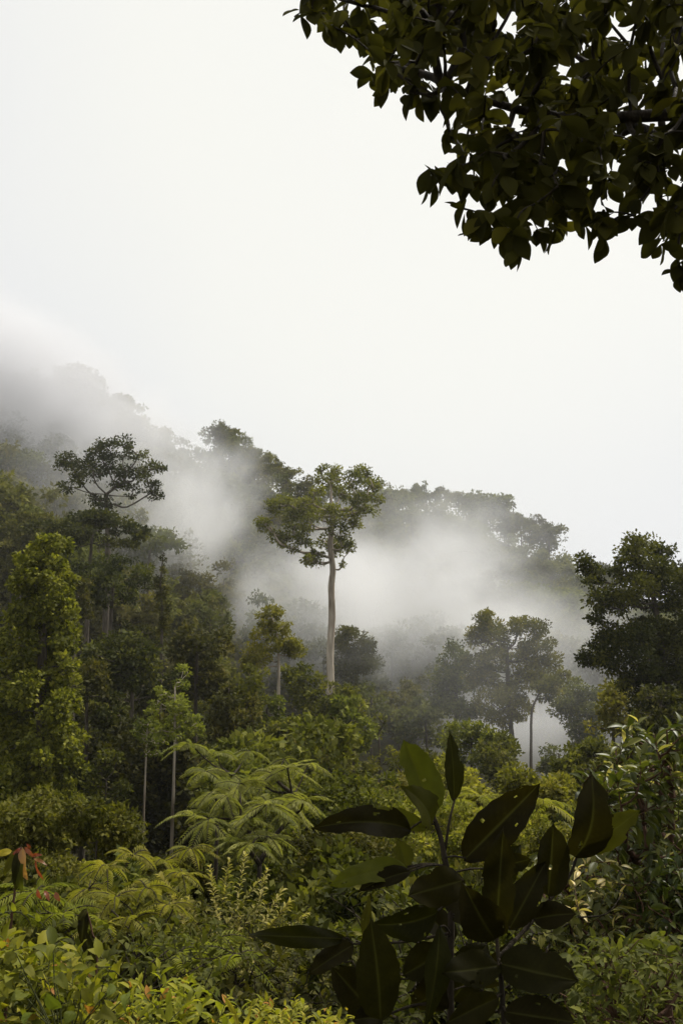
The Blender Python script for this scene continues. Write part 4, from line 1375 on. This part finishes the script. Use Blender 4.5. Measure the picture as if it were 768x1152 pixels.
# ------------------------------------------------------------------ light
SUN_EL, SUN_AZ = R(58), R(56)      # azimuth measured from +Y (ahead) towards +X
w = bpy.data.worlds.new('World')
sc.world = w
w.use_nodes = True
nt = w.node_tree
nt.nodes.clear()
N, L = nt.nodes.new, nt.links.new
wo = N('ShaderNodeOutputWorld')
bg = N('ShaderNodeBackground')
bg.inputs['Strength'].default_value = .1
sky = N('ShaderNodeTexSky')
sky.sky_type = 'NISHITA'
sky.sun_disc = False
sky.sun_elevation = SUN_EL
sky.sun_rotation = SUN_AZ
sky.air_density = 1.0
sky.dust_density = 4.0
hs = N('ShaderNodeHueSaturation')
hs.inputs['Saturation'].default_value = .3
L(sky.outputs[0], hs.inputs['Color'])
tc = N('ShaderNodeTexCoord')
nz = N('ShaderNodeTexNoise')
nz.inputs['Scale'].default_value = 1.6
nz.inputs['Detail'].default_value = 3
mp = N('ShaderNodeMapping')
mp.inputs['Location'].default_value = (.4, .2, .9)
L(tc.outputs['Generated'], mp.inputs['Vector'])
L(mp.outputs[0], nz.inputs['Vector'])
# brighter towards the veiled sun
dt = N('ShaderNodeVectorMath')
dt.operation = 'DOT_PRODUCT'
gl = Vector((math.sin(R(8)) * math.cos(R(33)), math.cos(R(8)) * math.cos(R(33)), math.sin(R(33))))
dt.inputs[1].default_value = gl
nv = N('ShaderNodeVectorMath')
nv.operation = 'NORMALIZE'
L(tc.outputs['Generated'], nv.inputs[0])
L(nv.outputs[0], dt.inputs[0])
ma = N('ShaderNodeMath')
ma.operation = 'MULTIPLY_ADD'
ma.inputs[1].default_value = .16
L(nz.outputs['Fac'], ma.inputs[0])
L(dt.outputs['Value'], ma.inputs[2])
rp = N('ShaderNodeValToRGB')
rp.color_ramp.interpolation = 'EASE'
e0, e1 = rp.color_ramp.elements
e0.position, e0.color = .0, (.91, .922, .94, 1)
e1.position, e1.color = 1.06 if False else 1.0, (1.03, 1.028, .975, 1)
mrs = N('ShaderNodeMapRange')
mrs.inputs['From Min'].default_value = .92
mrs.inputs['From Max'].default_value = 1.06
L(ma.outputs[0], mrs.inputs['Value'])
L(mrs.outputs[0], rp.inputs['Fac'])
mu = N('ShaderNodeMixRGB')
mu.blend_type = 'MULTIPLY'
mu.inputs[0].default_value = 1
mu.inputs[2].default_value = (9.45, 9.45, 9.4, 1)
L(rp.outputs[0], mu.inputs[1])
mx = N('ShaderNodeMixRGB')
mx.inputs[0].default_value = .92
L(hs.outputs[0], mx.inputs[1])
L(mu.outputs[0], mx.inputs[2])
L(mx.outputs[0], bg.inputs['Color'])
L(bg.outputs[0], wo.inputs['Surface'])

sd = bpy.data.lights.new('sun', 'SUN')
sd.energy = 5.0
sd.angle = R(5)
sd.color = (1, .955, .88)
so = bpy.data.objects.new('sun', sd)
COL.objects.link(so)
sv = Vector((math.sin(SUN_AZ) * math.cos(SUN_EL), math.cos(SUN_AZ) * math.cos(SUN_EL), math.sin(SUN_EL)))
so.rotation_euler = sv.to_track_quat('Z', 'Y').to_euler()
so.location = (20, 40, 85)

# ------------------------------------------------------------------ render settings
sc.view_settings.view_transform = 'Standard'
sc.view_settings.look = 'None'
sc.view_settings.exposure = 0
sc.view_settings.gamma = 1
sc.view_settings.use_curve_mapping = False
cy = sc.cycles
cy.max_bounces = 16
cy.diffuse_bounces = 3
cy.glossy_bounces = 2
cy.transmission_bounces = 4
cy.volume_bounces = 14
cy.transparent_max_bounces = 8
cy.use_denoising = True
cy.denoiser = 'OPENIMAGEDENOISE'
cy.volume_step_rate = 1.0
cy.volume_max_steps = 256
cy.use_adaptive_sampling = True
cy.adaptive_threshold = .02
